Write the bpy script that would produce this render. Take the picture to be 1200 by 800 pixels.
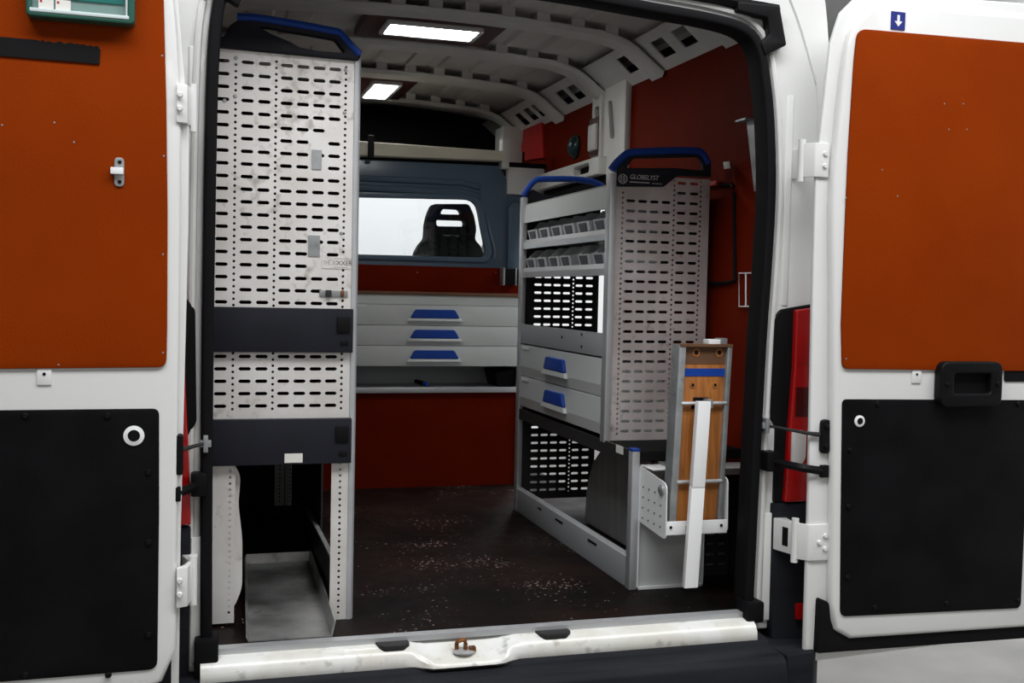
import bpy, bmesh, math, random
from mathutils import Vector, Matrix
random.seed(7)
for o in list(bpy.data.objects): bpy.data.objects.remove(o)
SC = bpy.context.scene
COL = SC.collection

# ------------------------------------------------------------------ camera
CAM = Vector((-.86, -2.9, 1.51)); FPX = 1264.5
YAW, PITCH, ROLL = .28955, -.0448, .02193
_f = Vector((math.sin(YAW)*math.cos(PITCH), math.cos(YAW)*math.cos(PITCH), math.sin(PITCH)))
_r = Vector((math.cos(YAW), -math.sin(YAW), 0)); _u = _r.cross(_f)
CR = _r*math.cos(ROLL) + _u*math.sin(ROLL); CU = -_r*math.sin(ROLL) + _u*math.cos(ROLL)
cd = bpy.data.cameras.new('camera'); co = bpy.data.objects.new('camera', cd); COL.objects.link(co)
m = Matrix((CR, CU, -_f)).transposed().to_4x4(); m.translation = CAM; co.matrix_world = m
cd.sensor_width = 36; cd.lens = FPX/1200*36; cd.clip_start = .05
SC.camera = co
def P(u, v, ax, val):
    d = CR*((u-600)/FPX) - CU*((v-400)/FPX) + _f
    i = 'XYZ'.index(ax)
    return CAM + d*((val-CAM[i])/d[i])

# ------------------------------------------------------------------ world, light, exposure
w = bpy.data.worlds.new('world'); SC.world = w; w.use_nodes = True
w.node_tree.nodes['Background'].inputs[0].default_value = (.8, .86, 1, 1)
w.node_tree.nodes['Background'].inputs[1].default_value = .1
def area(name, loc, sx, sy, power, rot=(0, 0, 0), col=(1, 1, 1)):
    l = bpy.data.lights.new(name, 'AREA'); l.shape = 'RECTANGLE'; l.size = sx; l.size_y = sy; l.energy = power; l.color = col
    o = bpy.data.objects.new(name, l); COL.objects.link(o); o.location = loc; o.rotation_euler = rot
    return o
area('studio_ceiling_lamp', (.2, -1.9, 4.3), 6.0, 1.4, 160, col=(.97, .985, 1))
area('studio_ceiling_lamp', (-.6, -6.3, 3.3), 5.0, .7, 42, col=(1, .97, .93))
area('studio_ceiling_lamp', (4.2, 2.6, 4.3), 1.4, 5.0, 190, col=(.97, .985, 1))
area('studio_ceiling_lamp', (0, 6.9, 4.3), 7.0, 1.4, 145, col=(.97, .985, 1))
VS = SC.view_settings
VS.view_transform = 'Standard'; VS.look = 'None'; VS.gamma = 1; VS.use_curve_mapping = False
VS.exposure = 0.65

# ------------------------------------------------------------------ materials
MATS = {}
def mat(name, col, rough=.5, metal=0, var=0.0, vscale=6, col2=None, bump=0, bscale=60, coat=0, spec=.5, stretch=(1, 1, 1), emit=0, detail=4, speck=None):
    if name in MATS: return MATS[name]
    M = bpy.data.materials.new(name); M.use_nodes = True; nt = M.node_tree; b = nt.nodes['Principled BSDF']
    b.inputs['Base Color'].default_value = (*col, 1); b.inputs['Roughness'].default_value = rough
    b.inputs['Metallic'].default_value = metal; b.inputs['Coat Weight'].default_value = coat; b.inputs['Specular IOR Level'].default_value = spec
    if emit:
        b.inputs['Emission Color'].default_value = (*col, 1); b.inputs['Emission Strength'].default_value = emit
    if var or bump:
        tc = nt.nodes.new('ShaderNodeTexCoord'); mp = nt.nodes.new('ShaderNodeMapping'); mp.inputs['Scale'].default_value = stretch
        nt.links.new(tc.outputs['Object'], mp.inputs[0])
    if var:
        n = nt.nodes.new('ShaderNodeTexNoise'); n.inputs['Scale'].default_value = vscale; n.inputs['Detail'].default_value = detail
        nt.links.new(mp.outputs[0], n.inputs['Vector'])
        r = nt.nodes.new('ShaderNodeValToRGB'); r.color_ramp.elements[0].position = .5-var; r.color_ramp.elements[1].position = .5+var
        c2 = col2 or tuple(x*.75 for x in col)
        r.color_ramp.elements[0].color = (*c2, 1); r.color_ramp.elements[1].color = (*col, 1)
        nt.links.new(n.outputs[0], r.inputs[0]); nt.links.new(r.outputs[0], b.inputs['Base Color'])
    if speck:
        n4 = nt.nodes.new('ShaderNodeTexNoise'); n4.inputs['Scale'].default_value = 34; n4.inputs['Detail'].default_value = 5
        n5 = nt.nodes.new('ShaderNodeTexNoise'); n5.inputs['Scale'].default_value = 4.2; n5.inputs['Detail'].default_value = 3
        nt.links.new(mp.outputs[0], n4.inputs['Vector']); nt.links.new(mp.outputs[0], n5.inputs['Vector'])
        ad = nt.nodes.new('ShaderNodeMath'); ad.operation = 'MULTIPLY_ADD'; ad.inputs[1].default_value = .8
        nt.links.new(n5.outputs[0], ad.inputs[0]); nt.links.new(n4.outputs[0], ad.inputs[2])
        mr = nt.nodes.new('ShaderNodeMapRange'); mr.inputs['From Min'].default_value = 1.03; mr.inputs['From Max'].default_value = 1.22; mr.inputs['To Max'].default_value = .55
        nt.links.new(ad.outputs[0], mr.inputs['Value'])
        mx = nt.nodes.new('ShaderNodeMixRGB'); mx.inputs[2].default_value = (*speck, 1)
        nt.links.new(mr.outputs[0], mx.inputs[0]); nt.links.new(r.outputs[0], mx.inputs[1]); nt.links.new(mx.outputs[0], b.inputs['Base Color'])
    if bump:
        n2 = nt.nodes.new('ShaderNodeTexNoise'); n2.inputs['Scale'].default_value = bscale; n2.inputs['Detail'].default_value = 3
        nt.links.new(mp.outputs[0], n2.inputs['Vector'])
        bp = nt.nodes.new('ShaderNodeBump'); bp.inputs['Strength'].default_value = bump; bp.inputs['Distance'].default_value = .002
        nt.links.new(n2.outputs[0], bp.inputs['Height']); nt.links.new(bp.outputs[0], b.inputs['Normal'])
    MATS[name] = M
    return M
WHITE = mat('white_paint', (.80, .80, .79), .32, var=.35, vscale=2.5, col2=(.74, .74, .72), coat=.3)
SILLW = mat('worn_white_paint', (.80, .80, .77), .35, var=.10, vscale=9, col2=(.70, .68, .62), coat=.3, detail=8, speck=(.14, .12, .09))
DULLW = mat('dusty_white_metal', (.78, .78, .74), .45, var=.3, vscale=5, col2=(.62, .61, .58))
SKIN = mat('roof_sheet', (.72, .71, .67), .5, var=.25, vscale=4, col2=(.56, .54, .51))
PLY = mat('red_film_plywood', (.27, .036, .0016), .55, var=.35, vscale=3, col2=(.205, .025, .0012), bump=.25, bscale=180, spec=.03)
PLYSHADE = mat('red_film_plywood_shaded', (.15, .011, .0015), .5, var=.3, vscale=4, col2=(.11, .007, .001), bump=.2, bscale=150, spec=.025)  # same plywood as the doors, base darkened to carry the interior shade
BLK = mat('black_plastic', (.005, .005, .006), .5, spec=.16, var=.2, vscale=12, col2=(.0035, .0035, .004), bump=.15, bscale=400)
PANELB = mat('black_board', (.0055, .0055, .0065), .55, spec=.1, var=.12, vscale=7, col2=(.003, .003, .0035), bump=.3, bscale=300)
RUB = mat('black_rubber', (.005, .005, .006), .65, spec=.12)
BUMP = mat('bumper_plastic', (.011, .0115, .0155), .6, spec=.09, var=.2, vscale=16, col2=(.020, .021, .025), stretch=(.15, 1, 1), bump=.2, bscale=500)
ALU = mat('aluminium_profile', (.62, .63, .65), .38, .55, var=.3, vscale=20, col2=(.54, .55, .56), stretch=(.3, .3, 1))
STEEL = mat('perforated_steel', (.86, .84, .815), .40, .35, var=.16, vscale=7, col2=(.72, .69, .655), detail=8, speck=(.22, .18, .14))
STEEL2 = mat('worn_perforated_steel', (.78, .73, .71), .36, .4, var=.22, vscale=4, col2=(.40, .34, .32), detail=8, speck=(.14, .10, .08))
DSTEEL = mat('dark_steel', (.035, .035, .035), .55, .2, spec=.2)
GALV = mat('galvanised_steel', (.46, .48, .49), .42, .6, var=.2, vscale=14, col2=(.30, .31, .31), detail=8, speck=(.15, .14, .13))
ARCHM = mat('scuffed_grey_sheet', (.50, .50, .49), .45, .2, var=.2, vscale=8, col2=(.36, .36, .35), stretch=(1, 3, .4))
TRAYM = mat('worn_tray_steel', (.50, .50, .49), .42, .6, var=.2, vscale=6, col2=(.15, .145, .14), detail=8, speck=(.06, .05, .045))
DBLUE = mat('anthracite_plastic', (.015, .0155, .023), .55, spec=.2, var=.2, vscale=9, col2=(.011, .0115, .017), bump=.1, bscale=300)
BLUE = mat('blue_plastic', (.006, .048, .30), .45, spec=.3)
GREYP = mat('grey_drawer_paint', (.60, .62, .61), .38, var=.3, vscale=5, col2=(.55, .57, .56))
GREYD = mat('grey_shelf_paint', (.33, .34, .35), .42)
BINM = mat('grey_bin_plastic', (.84, .86, .88), .35)
BIND = mat('bin_front_recess', (.12, .13, .15), .4)
WHP = mat('white_plastic', (.85, .85, .85), .4)
PAPER = mat('paper', (.72, .71, .66), .8)
BHG = mat('bulkhead_grey', (.10, .15, .21), .26, var=.3, vscale=3, col2=(.08, .12, .165))
CREAM = mat('cream_beam', (.82, .78, .64), .5, var=.2, vscale=6, col2=(.66, .62, .50), stretch=(.4, 1, 1))
VOID = mat('matt_black', (.008, .008, .008), .9, spec=.1)
SEATM = mat('black_seat_fabric', (.010, .010, .011), .8)
WOODT = mat('brown_board_edge', (.16, .07, .03), .6, var=.2, vscale=30, col2=(.10, .045, .02), stretch=(.1, 1, 1))
LEDB = mat('dark_red_board', (.060, .012, .008), .5, var=.25, vscale=10, col2=(.045, .009, .006))
DGREEN = mat('green_plastic', (.012, .085, .058), .4)
TEAL = mat('teal_lid', (.020, .17, .15), .25)
CLEARP = mat('clear_lid_edge', (.62, .70, .70), .2)
LIDG = mat('grey_green_lid_window', (.20, .30, .28), .2)
REDL = mat('red_lens', (.36, .004, .004), .16, coat=.5)
REDD = mat('dark_red_lens', (.06, .002, .002), .2, coat=.4)
CLEARL = mat('clear_lens', (.66, .64, .62), .22, coat=.5)
RUST = mat('rusty_brass', (.33, .13, .035), .5, .6, var=.2, vscale=60, col2=(.10, .035, .012))
BLUES = mat('blue_sticker', (.012, .022, .21), .45)
RED = mat('red_tape', (.45, .01, .008), .5)
TEALD = mat('dark_teal_plastic', (.010, .040, .042), .3)
LED = mat('led_diffuser', (1, 1, .98), .5, emit=18)
BACKW = mat('grey_studio_wall', (.30, .30, .30), .85, var=.4, vscale=.6, col2=(.27, .27, .27))
WALLW = mat('white_studio_wall', (.86, .86, .86), .8, var=.4, vscale=.6, col2=(.82, .82, .82))
LETTER = mat('white_print', (.62, .62, .62), .5)
GREYPR = mat('grey_print', (.10, .10, .105), .6)
FAINT = mat('faded_grey_print', (.36, .35, .34), .6)
DIRT = mat('grease_black', (.03, .025, .02), .6)

def wood_mat():
    M = bpy.data.materials.new('pine_board'); M.use_nodes = True; nt = M.node_tree; b = nt.nodes['Principled BSDF']
    tc = nt.nodes.new('ShaderNodeTexCoord'); mp = nt.nodes.new('ShaderNodeMapping'); mp.inputs['Scale'].default_value = (26, 26, 2.2)
    n = nt.nodes.new('ShaderNodeTexNoise'); n.inputs['Scale'].default_value = 1.6; n.inputs['Detail'].default_value = 6; n.inputs['Distortion'].default_value = 1.2
    r = nt.nodes.new('ShaderNodeValToRGB'); e = r.color_ramp.elements
    e[0].position = .25; e[0].color = (.20, .060, .012, 1); e[1].position = .62; e[1].color = (.46, .17, .035, 1)
    nt.links.new(tc.outputs['Object'], mp.inputs[0]); nt.links.new(mp.outputs[0], n.inputs['Vector']); nt.links.new(n.outputs[0], r.inputs[0])
    nt.links.new(r.outputs[0], b.inputs['Base Color']); b.inputs['Roughness'].default_value = .5
    return M
WOOD = wood_mat()
def floor_mat():
    M = bpy.data.materials.new('dirty_floor_board'); M.use_nodes = True; nt = M.node_tree; b = nt.nodes['Principled BSDF']
    tc = nt.nodes.new('ShaderNodeTexCoord')
    n = nt.nodes.new('ShaderNodeTexNoise'); n.inputs['Scale'].default_value = 2.2; n.inputs['Detail'].default_value = 7
    r = nt.nodes.new('ShaderNodeValToRGB'); e = r.color_ramp.elements
    e[0].position = .38; e[0].color = (.0045, .0036, .0033, 1); e[1].position = .68; e[1].color = (.017, .0085, .006, 1)
    nt.links.new(tc.outputs['Object'], n.inputs['Vector']); nt.links.new(n.outputs[0], r.inputs[0])
    # crumbs: small specks, gathered in drifts
    v = nt.nodes.new('ShaderNodeTexNoise'); v.inputs['Scale'].default_value = 75; v.inputs['Detail'].default_value = 2
    v2 = nt.nodes.new('ShaderNodeTexNoise'); v2.inputs['Scale'].default_value = 3.1; v2.inputs['Detail'].default_value = 3
    add = nt.nodes.new('ShaderNodeMath'); add.operation = 'MULTIPLY_ADD'; add.inputs[1].default_value = .55
    nt.links.new(tc.outputs['Object'], v.inputs['Vector']); nt.links.new(tc.outputs['Object'], v2.inputs['Vector'])
    nt.links.new(v2.outputs[0], add.inputs[0]); nt.links.new(v.outputs[0], add.inputs[2])
    s = nt.nodes.new('ShaderNodeMapRange'); s.inputs['From Min'].default_value = .965; s.inputs['From Max'].default_value = 1.01
    nt.links.new(add.outputs[0], s.inputs['Value'])
    mx = nt.nodes.new('ShaderNodeMixRGB'); mx.inputs[2].default_value = (.36, .27, .23, 1)
    nt.links.new(s.outputs[0], mx.inputs[0]); nt.links.new(r.outputs[0], mx.inputs[1]); nt.links.new(mx.outputs[0], b.inputs['Base Color'])
    n3 = nt.nodes.new('ShaderNodeTexNoise'); n3.inputs['Scale'].default_value = 9; n3.inputs['Detail'].default_value = 6
    mr = nt.nodes.new('ShaderNodeMapRange'); mr.inputs['To Min'].default_value = .32; mr.inputs['To Max'].default_value = .65
    nt.links.new(tc.outputs['Object'], n3.inputs['Vector']); nt.links.new(n3.outputs[0], mr.inputs['Value']); nt.links.new(mr.outputs[0], b.inputs['Roughness'])
    b.inputs['Specular IOR Level'].default_value = .06
    return M
FLOORM = floor_mat()
def concrete_mat():
    M = bpy.data.materials.new('concrete'); M.use_nodes = True; nt = M.node_tree; b = nt.nodes['Principled BSDF']
    tc = nt.nodes.new('ShaderNodeTexCoord')
    n = nt.nodes.new('ShaderNodeTexNoise'); n.inputs['Scale'].default_value = 3; n.inputs['Detail'].default_value = 8
    r = nt.nodes.new('ShaderNodeValToRGB'); e = r.color_ramp.elements
    e[0].position = .3; e[0].color = (.125, .12, .112, 1); e[1].position = .7; e[1].color = (.175, .168, .158, 1)
    vo = nt.nodes.new('ShaderNodeTexVoronoi'); vo.feature = 'DISTANCE_TO_EDGE'; vo.inputs['Scale'].default_value = 1.3
    w2 = nt.nodes.new('ShaderNodeTexNoise'); w2.inputs['Scale'].default_value = 4
    mixv = nt.nodes.new('ShaderNodeMixRGB'); mixv.inputs[0].default_value = .25
    nt.links.new(tc.outputs['Object'], mixv.inputs[1]); nt.links.new(w2.outputs[1], mixv.inputs[2]); nt.links.new(mixv.outputs[0], vo.inputs['Vector'])
    nt.links.new(tc.outputs['Object'], w2.inputs['Vector'])
    cr = nt.nodes.new('ShaderNodeMapRange'); cr.inputs['From Max'].default_value = .006; cr.inputs['To Min'].default_value = .35; cr.inputs['To Max'].default_value = 0
    nt.links.new(vo.outputs[0], cr.inputs['Value'])
    mx = nt.nodes.new('ShaderNodeMixRGB'); mx.inputs[2].default_value = (.16, .15, .14, 1)
    nt.links.new(tc.outputs['Object'], n.inputs['Vector']); nt.links.new(n.outputs[0], r.inputs[0]); nt.links.new(r.outputs[0], mx.inputs[1])
    nt.links.new(cr.outputs[0], mx.inputs[0]); nt.links.new(mx.outputs[0], b.inputs['Base Color']); b.inputs['Roughness'].default_value = .55
    return M
CONC = concrete_mat()
def glass_mat():
    M = bpy.data.materials.new('window_glass'); M.use_nodes = True; nt = M.node_tree
    b = nt.nodes['Principled BSDF']; nt.nodes.remove(b)
    t = nt.nodes.new('ShaderNodeBsdfTransparent'); t.inputs[0].default_value = (.93, .95, .95, 1)
    g = nt.nodes.new('ShaderNodeBsdfGlossy'); g.inputs['Roughness'].default_value = .02
    mx = nt.nodes.new('ShaderNodeMixShader'); mx.inputs[0].default_value = .05
    nt.links.new(t.outputs[0], mx.inputs[1]); nt.links.new(g.outputs[0], mx.inputs[2]); nt.links.new(mx.outputs[0], nt.nodes['Material Output'].inputs[0])
    return M
GLASS = glass_mat()

# ------------------------------------------------------------------ mesh helpers
def link(name, me, material, parent=None):
    o = bpy.data.objects.new(name, me); COL.objects.link(o)
    if material: me.materials.clear(); me.materials.append(material)
    if parent:
        o.parent = parent; o.location = -parent.location if False else (0, 0, 0)
        o.matrix_parent_inverse = parent.matrix_world.inverted() if False else Matrix.Translation(-world_loc(parent))
    return o
def world_loc(o):
    return WL.get(o.name, Vector((0, 0, 0)))
WL = {}
def finish(bm, bevel=0, seg=2, sharp=35):
    bmesh.ops.recalc_face_normals(bm, faces=bm.faces)
    if bevel:
        es = [e for e in bm.edges if len(e.link_faces) == 2 and e.calc_face_angle(0) > .5]
        bmesh.ops.bevel(bm, geom=es, offset=bevel, segments=seg, profile=.6, affect='EDGES', clamp_overlap=True)
    me = bpy.data.meshes.new('m'); bm.to_mesh(me); bm.free()
    for p in me.polygons: p.use_smooth = True
    me.set_sharp_from_angle(angle=math.radians(sharp))
    return me
def obj(name, bm, material, parent=None, bevel=0, seg=2):
    return link(name, finish(bm, bevel, seg), material, parent)
def BM(): return bmesh.new()
def box(bm, x0, x1, y0, y1, z0, z1):
    v = [bm.verts.new((x, y, z)) for z in (z0, z1) for y in (y0, y1) for x in (x0, x1)]
    for f in ((0, 1, 3, 2), (4, 6, 7, 5), (0, 4, 5, 1), (2, 3, 7, 6), (0, 2, 6, 4), (1, 5, 7, 3)): bm.faces.new([v[i] for i in f])
    return bm
def boxo(name, dims, material, parent=None, bevel=0): return obj(name, box(BM(), *dims), material, parent, bevel)
def map3(ax, p, q, a):
    return {'X': (a, p, q), 'Y': (p, a, q), 'Z': (p, q, a)}[ax]
def prism(bm, pts, ax, a0, a1):
    """extrude a simple polygon (p,q) along axis ax"""
    A = [bm.verts.new(map3(ax, p, q, a0)) for p, q in pts]; B = [bm.verts.new(map3(ax, p, q, a1)) for p, q in pts]
    bm.faces.new(A); bm.faces.new(B[::-1]); n = len(pts)
    for i in range(n): bm.faces.new((A[i], A[(i+1) % n], B[(i+1) % n], B[i]))
    return bm
def hexa(bm, c):
    """box from 8 corner points: bottom 4 then top 4, same order"""
    v = [bm.verts.new(p) for p in c]
    for f in ((0, 1, 2, 3), (7, 6, 5, 4), (0, 4, 5, 1), (1, 5, 6, 2), (2, 6, 7, 3), (3, 7, 4, 0)): bm.faces.new([v[i] for i in f])
    return bm
def rpoly(pts, r, n=5):
    out = []; N = len(pts)
    for i in range(N):
        rr = r[i] if isinstance(r, (list, tuple)) else r
        p = Vector(pts[i]); a = Vector(pts[i-1])-p; b = Vector(pts[(i+1) % N])-p
        if rr <= 0 or a.length < 1e-6 or b.length < 1e-6: out.append(tuple(p)); continue
        d = min(rr, a.length*.45, b.length*.45); s = p+a.normalized()*d; e = p+b.normalized()*d
        for k in range(n+1):
            t = k/n; out.append(tuple(s*(1-t)**2 + p*2*t*(1-t) + e*t*t))
    return out
def rrect(x0, x1, z0, z1, r, n=5): return rpoly([(x0, z0), (x1, z0), (x1, z1), (x0, z1)], r, n)
def plate_mesh(outer, holes, ax, a0, a1, bevel=0):
    cu = bpy.data.curves.new('c', 'CURVE'); cu.dimensions = '2D'; cu.fill_mode = 'BOTH'
    for pts in [outer]+list(holes):
        s = cu.splines.new('POLY'); s.points.add(len(pts)-1); s.use_cyclic_u = True
        for i, (p, q) in enumerate(pts): s.points[i].co = (p, q, 0, 1)
    h = abs(a1-a0)/2
    cu.extrude = h-bevel
    if bevel: cu.bevel_depth = bevel; cu.bevel_resolution = 2; cu.offset = -bevel
    o = bpy.data.objects.new('c', cu); COL.objects.link(o)
    dg = bpy.context.evaluated_depsgraph_get(); me0 = bpy.data.meshes.new_from_object(o.evaluated_get(dg))
    bpy.data.objects.remove(o); bpy.data.curves.remove(cu)
    bm = BM(); bm.from_mesh(me0); bpy.data.meshes.remove(me0); mid = (a0+a1)/2
    for v in bm.verts: v.co = map3(ax, v.co.x, v.co.y, mid+v.co.z)
    bmesh.ops.remove_doubles(bm, verts=bm.verts, dist=1e-5)
    return bm
def plate(name, outer, holes, ax, a0, a1, material, parent=None, bevel=0):
    return link(name, finish(plate_mesh(outer, holes, ax, a0, a1, bevel)), material, parent)
def tube(bm, pts, r, n=8, cap=True, flat=None):
    pts = [Vector(p) for p in pts]; rings = []
    up0 = Vector((0, 0, 1))
    for i, p in enumerate(pts):
        d = (pts[min(i+1, len(pts)-1)]-pts[max(i-1, 0)]).normalized()
        up = up0 if abs(d.dot(up0)) < .95 else Vector((0, 1, 0))
        a = d.cross(up).normalized(); b = a.cross(d).normalized()
        rr = r[i] if isinstance(r, (list, tuple)) else r
        sx, sy = flat or (1, 1)
        rings.append([bm.verts.new(p + a*math.cos(k*2*math.pi/n)*rr*sx + b*math.sin(k*2*math.pi/n)*rr*sy) for k in range(n)])
    for i in range(len(rings)-1):
        for k in range(n): bm.faces.new((rings[i][k], rings[i][(k+1) % n], rings[i+1][(k+1) % n], rings[i+1][k]))
    if cap: bm.faces.new(rings[0][::-1]); bm.faces.new(rings[-1])
    return bm
def smooth_path(pts, n=6):
    """Catmull-Rom through points"""
    p = [Vector(q) for q in pts]; p = [p[0]*2-p[1]]+p+[p[-1]*2-p[-2]]; out = []
    for i in range(1, len(p)-2):
        for k in range(n):
            t = k/n; a, b, c, d = p[i-1], p[i], p[i+1], p[i+2]
            out.append(.5*((2*b)+(c-a)*t+(2*a-5*b+4*c-d)*t*t+(3*b-a-3*c+d)*t**3))
    out.append(p[-2]); return out
def lathe(bm, prof, c, ax='Y', n=16):
    rings = []
    for r, a in prof:
        rings.append([bm.verts.new(Vector(map3(ax, math.cos(k*2*math.pi/n)*r, math.sin(k*2*math.pi/n)*r, a))+Vector(c)) for k in range(n)])
    for i in range(len(rings)-1):
        for k in range(n): bm.faces.new((rings[i][k], rings[i][(k+1) % n], rings[i+1][(k+1) % n], rings[i+1][k]))
    bm.faces.new(rings[0][::-1]); bm.faces.new(rings[-1])
    return bm
def perf(x0, x1, z0, z1, slots, dots, y, t=.002):
    """sheet in the XZ plane at y with real slots (cx,cz,w,h) and round holes (cx,cz,r)"""
    H = []
    for cx, cz, w_, h_ in slots: H.append((cx-w_/2, cx+w_/2, cz-h_/2, cz+h_/2, min(w_, h_)*.4))
    for cx, cz, r_ in dots: H.append((cx-r_, cx+r_, cz-r_, cz+r_, r_*.58))
    H = [(max(a, x0), min(b, x1), max(c, z0), min(d, z1), k) for a, b, c, d, k in H if b > x0+.002 and a < x1-.002 and d > z0+.002 and c < z1-.002]
    rd = lambda q: round(q, 5)
    xs = sorted({rd(x0), rd(x1)} | {rd(h[0]) for h in H} | {rd(h[1]) for h in H}); zs = sorted({rd(z0), rd(z1)} | {rd(h[2]) for h in H} | {rd(h[3]) for h in H})
    xi = {q: i for i, q in enumerate(xs)}; zi = {q: i for i, q in enumerate(zs)}
    hole = set()
    for a, b, c, d, k in H:
        for i in range(xi[rd(a)], xi[rd(b)]):
            for j in range(zi[rd(c)], zi[rd(d)]): hole.add((i, j))
    V, F = [], []
    nx, nz = len(xs), len(zs)
    for yy in (y, y+t):
        for z in zs:
            for x in xs: V.append((x, yy, z))
    id_ = lambda i, j, s: s*nx*nz + j*nx + i
    solid = lambda i, j: 0 <= i < nx-1 and 0 <= j < nz-1 and (i, j) not in hole
    for i in range(nx-1):
        for j in range(nz-1):
            if not solid(i, j): continue
            F.append((id_(i, j, 0), id_(i+1, j, 0), id_(i+1, j+1, 0), id_(i, j+1, 0)))
            F.append((id_(i, j, 1), id_(i, j+1, 1), id_(i+1, j+1, 1), id_(i+1, j, 1)))
            for di, dj, p, q in ((-1, 0, (i, j), (i, j+1)), (1, 0, (i+1, j+1), (i+1, j)), (0, -1, (i+1, j), (i, j)), (0, 1, (i, j+1), (i+1, j+1))):
                if not solid(i+di, j+dj): F.append((id_(*p, 0), id_(*q, 0), id_(*q, 1), id_(*p, 1)))
    for a, b, c, d, k in H:
        for X, Z, sx, sz in ((a, c, 1, 1), (b, c, -1, 1), (a, d, 1, -1), (b, d, -1, -1)):
            n0 = len(V)
            for yy in (y, y+t): V += [(X, yy, Z), (X+sx*k, yy, Z), (X, yy, Z+sz*k)]
            F += [(n0, n0+1, n0+2), (n0+3, n0+5, n0+4), (n0+1, n0+2, n0+5, n0+4)]
    me = bpy.data.meshes.new('perf'); me.from_pydata(V, [], F); me.update()
    return me
def text(name, s, size, loc, material, parent, ext=.0006, shear=0, align='LEFT', sx=1):
    cu = bpy.data.curves.new('t', 'FONT'); cu.body = s; cu.size = size; cu.extrude = ext; cu.shear = shear; cu.align_x = align
    o = bpy.data.objects.new('t', cu); COL.objects.link(o)
    dg = bpy.context.evaluated_depsgraph_get(); me = bpy.data.meshes.new_from_object(o.evaluated_get(dg))
    bpy.data.objects.remove(o)
    for v in me.vertices: v.co = (loc[0]+v.co.x*sx, loc[1]-v.co.z, loc[2]+v.co.y)
    return link(name, me, material, parent)
def thing(name, label, cat, loc, group=None):
    o = bpy.data.objects.new(name, None); COL.objects.link(o); o.location = loc; WL[o.name] = Vector(loc)
    o.empty_display_size = .05
    return tag(o, label, cat, group)
def tag(o, label, cat, group=None):
    o['label'] = label; o['category'] = cat
    if group: o['group'] = group
    return o
def struct(o): o['kind'] = 'structure'; return o
def lab(o, s): o['label'] = s; return o
def dup(src, parent, off):
    o = bpy.data.objects.new(src.name.split('.')[0], src.data); COL.objects.link(o); o.parent = parent
    o.matrix_parent_inverse = Matrix.Translation(-world_loc(parent)); o.location = off
    return o

FZ = .56                                                         # cargo floor height
# ------------------------------------------------------------------ studio room
g = struct(boxo('floor', (-5, 6, -7, 8.5, -.1, 0), CONC)); lab(g, 'pale grey cracked concrete workshop floor under the van'); g['category'] = 'floor'
for nm, d, l in (('wall_left', (-5.1, -5, -7, 8.5, 0, 4.4), 'grey workshop wall along one side of the van'), ('wall_right', (6, 6.1, -7, 8.5, 0, 4.4), 'white workshop wall facing the side door'),
              ('wall_front', (-5, 6, 8.5, 8.6, 0, 4.4), 'white workshop wall ahead of the van'), ('wall_back', (-5, 6, -7.1, -7, 0, 4.4), 'grey workshop wall behind the open doors')):
    o = struct(boxo(nm, d, BACKW if nm in ('wall_back', 'wall_left') else WALLW)); o['label'] = l; o['category'] = 'wall'
o = struct(boxo('ceiling', (-5.1, 6.1, -7.1, 8.6, 4.4, 4.5), BACKW)); o['label'] = 'grey workshop ceiling above the van'; o['category'] = 'ceiling'

# ------------------------------------------------------------------ the van
VAN = thing('panel_van', 'white high-roof panel van with both rear doors swung open', 'van', (0, 2.4, 0))
YD = -.17                                                        # inner face of the opened doors
opening = [(-.80, FZ), (-.803, 1.0), (-.803, 1.5), (-.80, 1.9), (-.797, 2.06), (-.79, 2.18), (-.772, 2.26), (-.72, 2.315), (-.6, 2.338), (-.3, 2.345), (.1, 2.335), (.38, 2.317),
           (.58, 2.303), (.685, 2.282), (.728, 2.235), (.748, 2.15), (.764, 2.04), (.777, 1.84), (.772, 1.6), (.762, 1.37), (.752, .9), (.746, FZ)]
def offset(pts, d, bottom=None):
    out = []
    for i, p in enumerate(pts):
        a = Vector(pts[max(i-1, 0)]); b = Vector(pts[min(i+1, len(pts)-1)]); t = (b-a).normalized(); n = Vector((-t.y, t.x))
        out.append((p[0]+n.x*d, p[1]+n.y*d))
    if bottom is not None: out[0] = (out[0][0], bottom); out[-1] = (out[-1][0], bottom)
    return out
dense = [tuple(p)[:2] for p in smooth_path([(a, b, 0) for a, b in opening], 4)]
out1 = offset(dense, .030, .50)
# rear frame of the body
outer = [(-1.0, .50), (-1.0, 1.7), (-.995, 2.1), (-.98, 2.35), (-.93, 2.5), (-.75, 2.62), (0, 2.68), (.75, 2.62), (.93, 2.5), (.98, 2.35), (.995, 2.1), (1.0, 1.7), (1.0, .50)]
frame_poly = [tuple(p)[:2] for p in smooth_path([(a, b, 0) for a, b in outer], 3)] + out1[::-1]
plate('rear_frame', frame_poly, [], 'Y', 0, .07, WHITE, VAN, .008)
for s in (-1, 1):
    b = BM(); tube(b, smooth_path([(s*.965, -.001, 1.75), (s*.958, -.001, 2.08), (s*.925, -.001, 2.22), (s*.85, -.001, 2.40), (s*.74, -.001, 2.55)], 4), .004, 6); obj('corner_crease', b, WHITE, VAN)
lip = offset(dense, .055, .52)
obj('pillar_bead', tube(BM(), [(a, -.002, b) for a, b in lip], .010, 8), WHITE, VAN)
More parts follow.
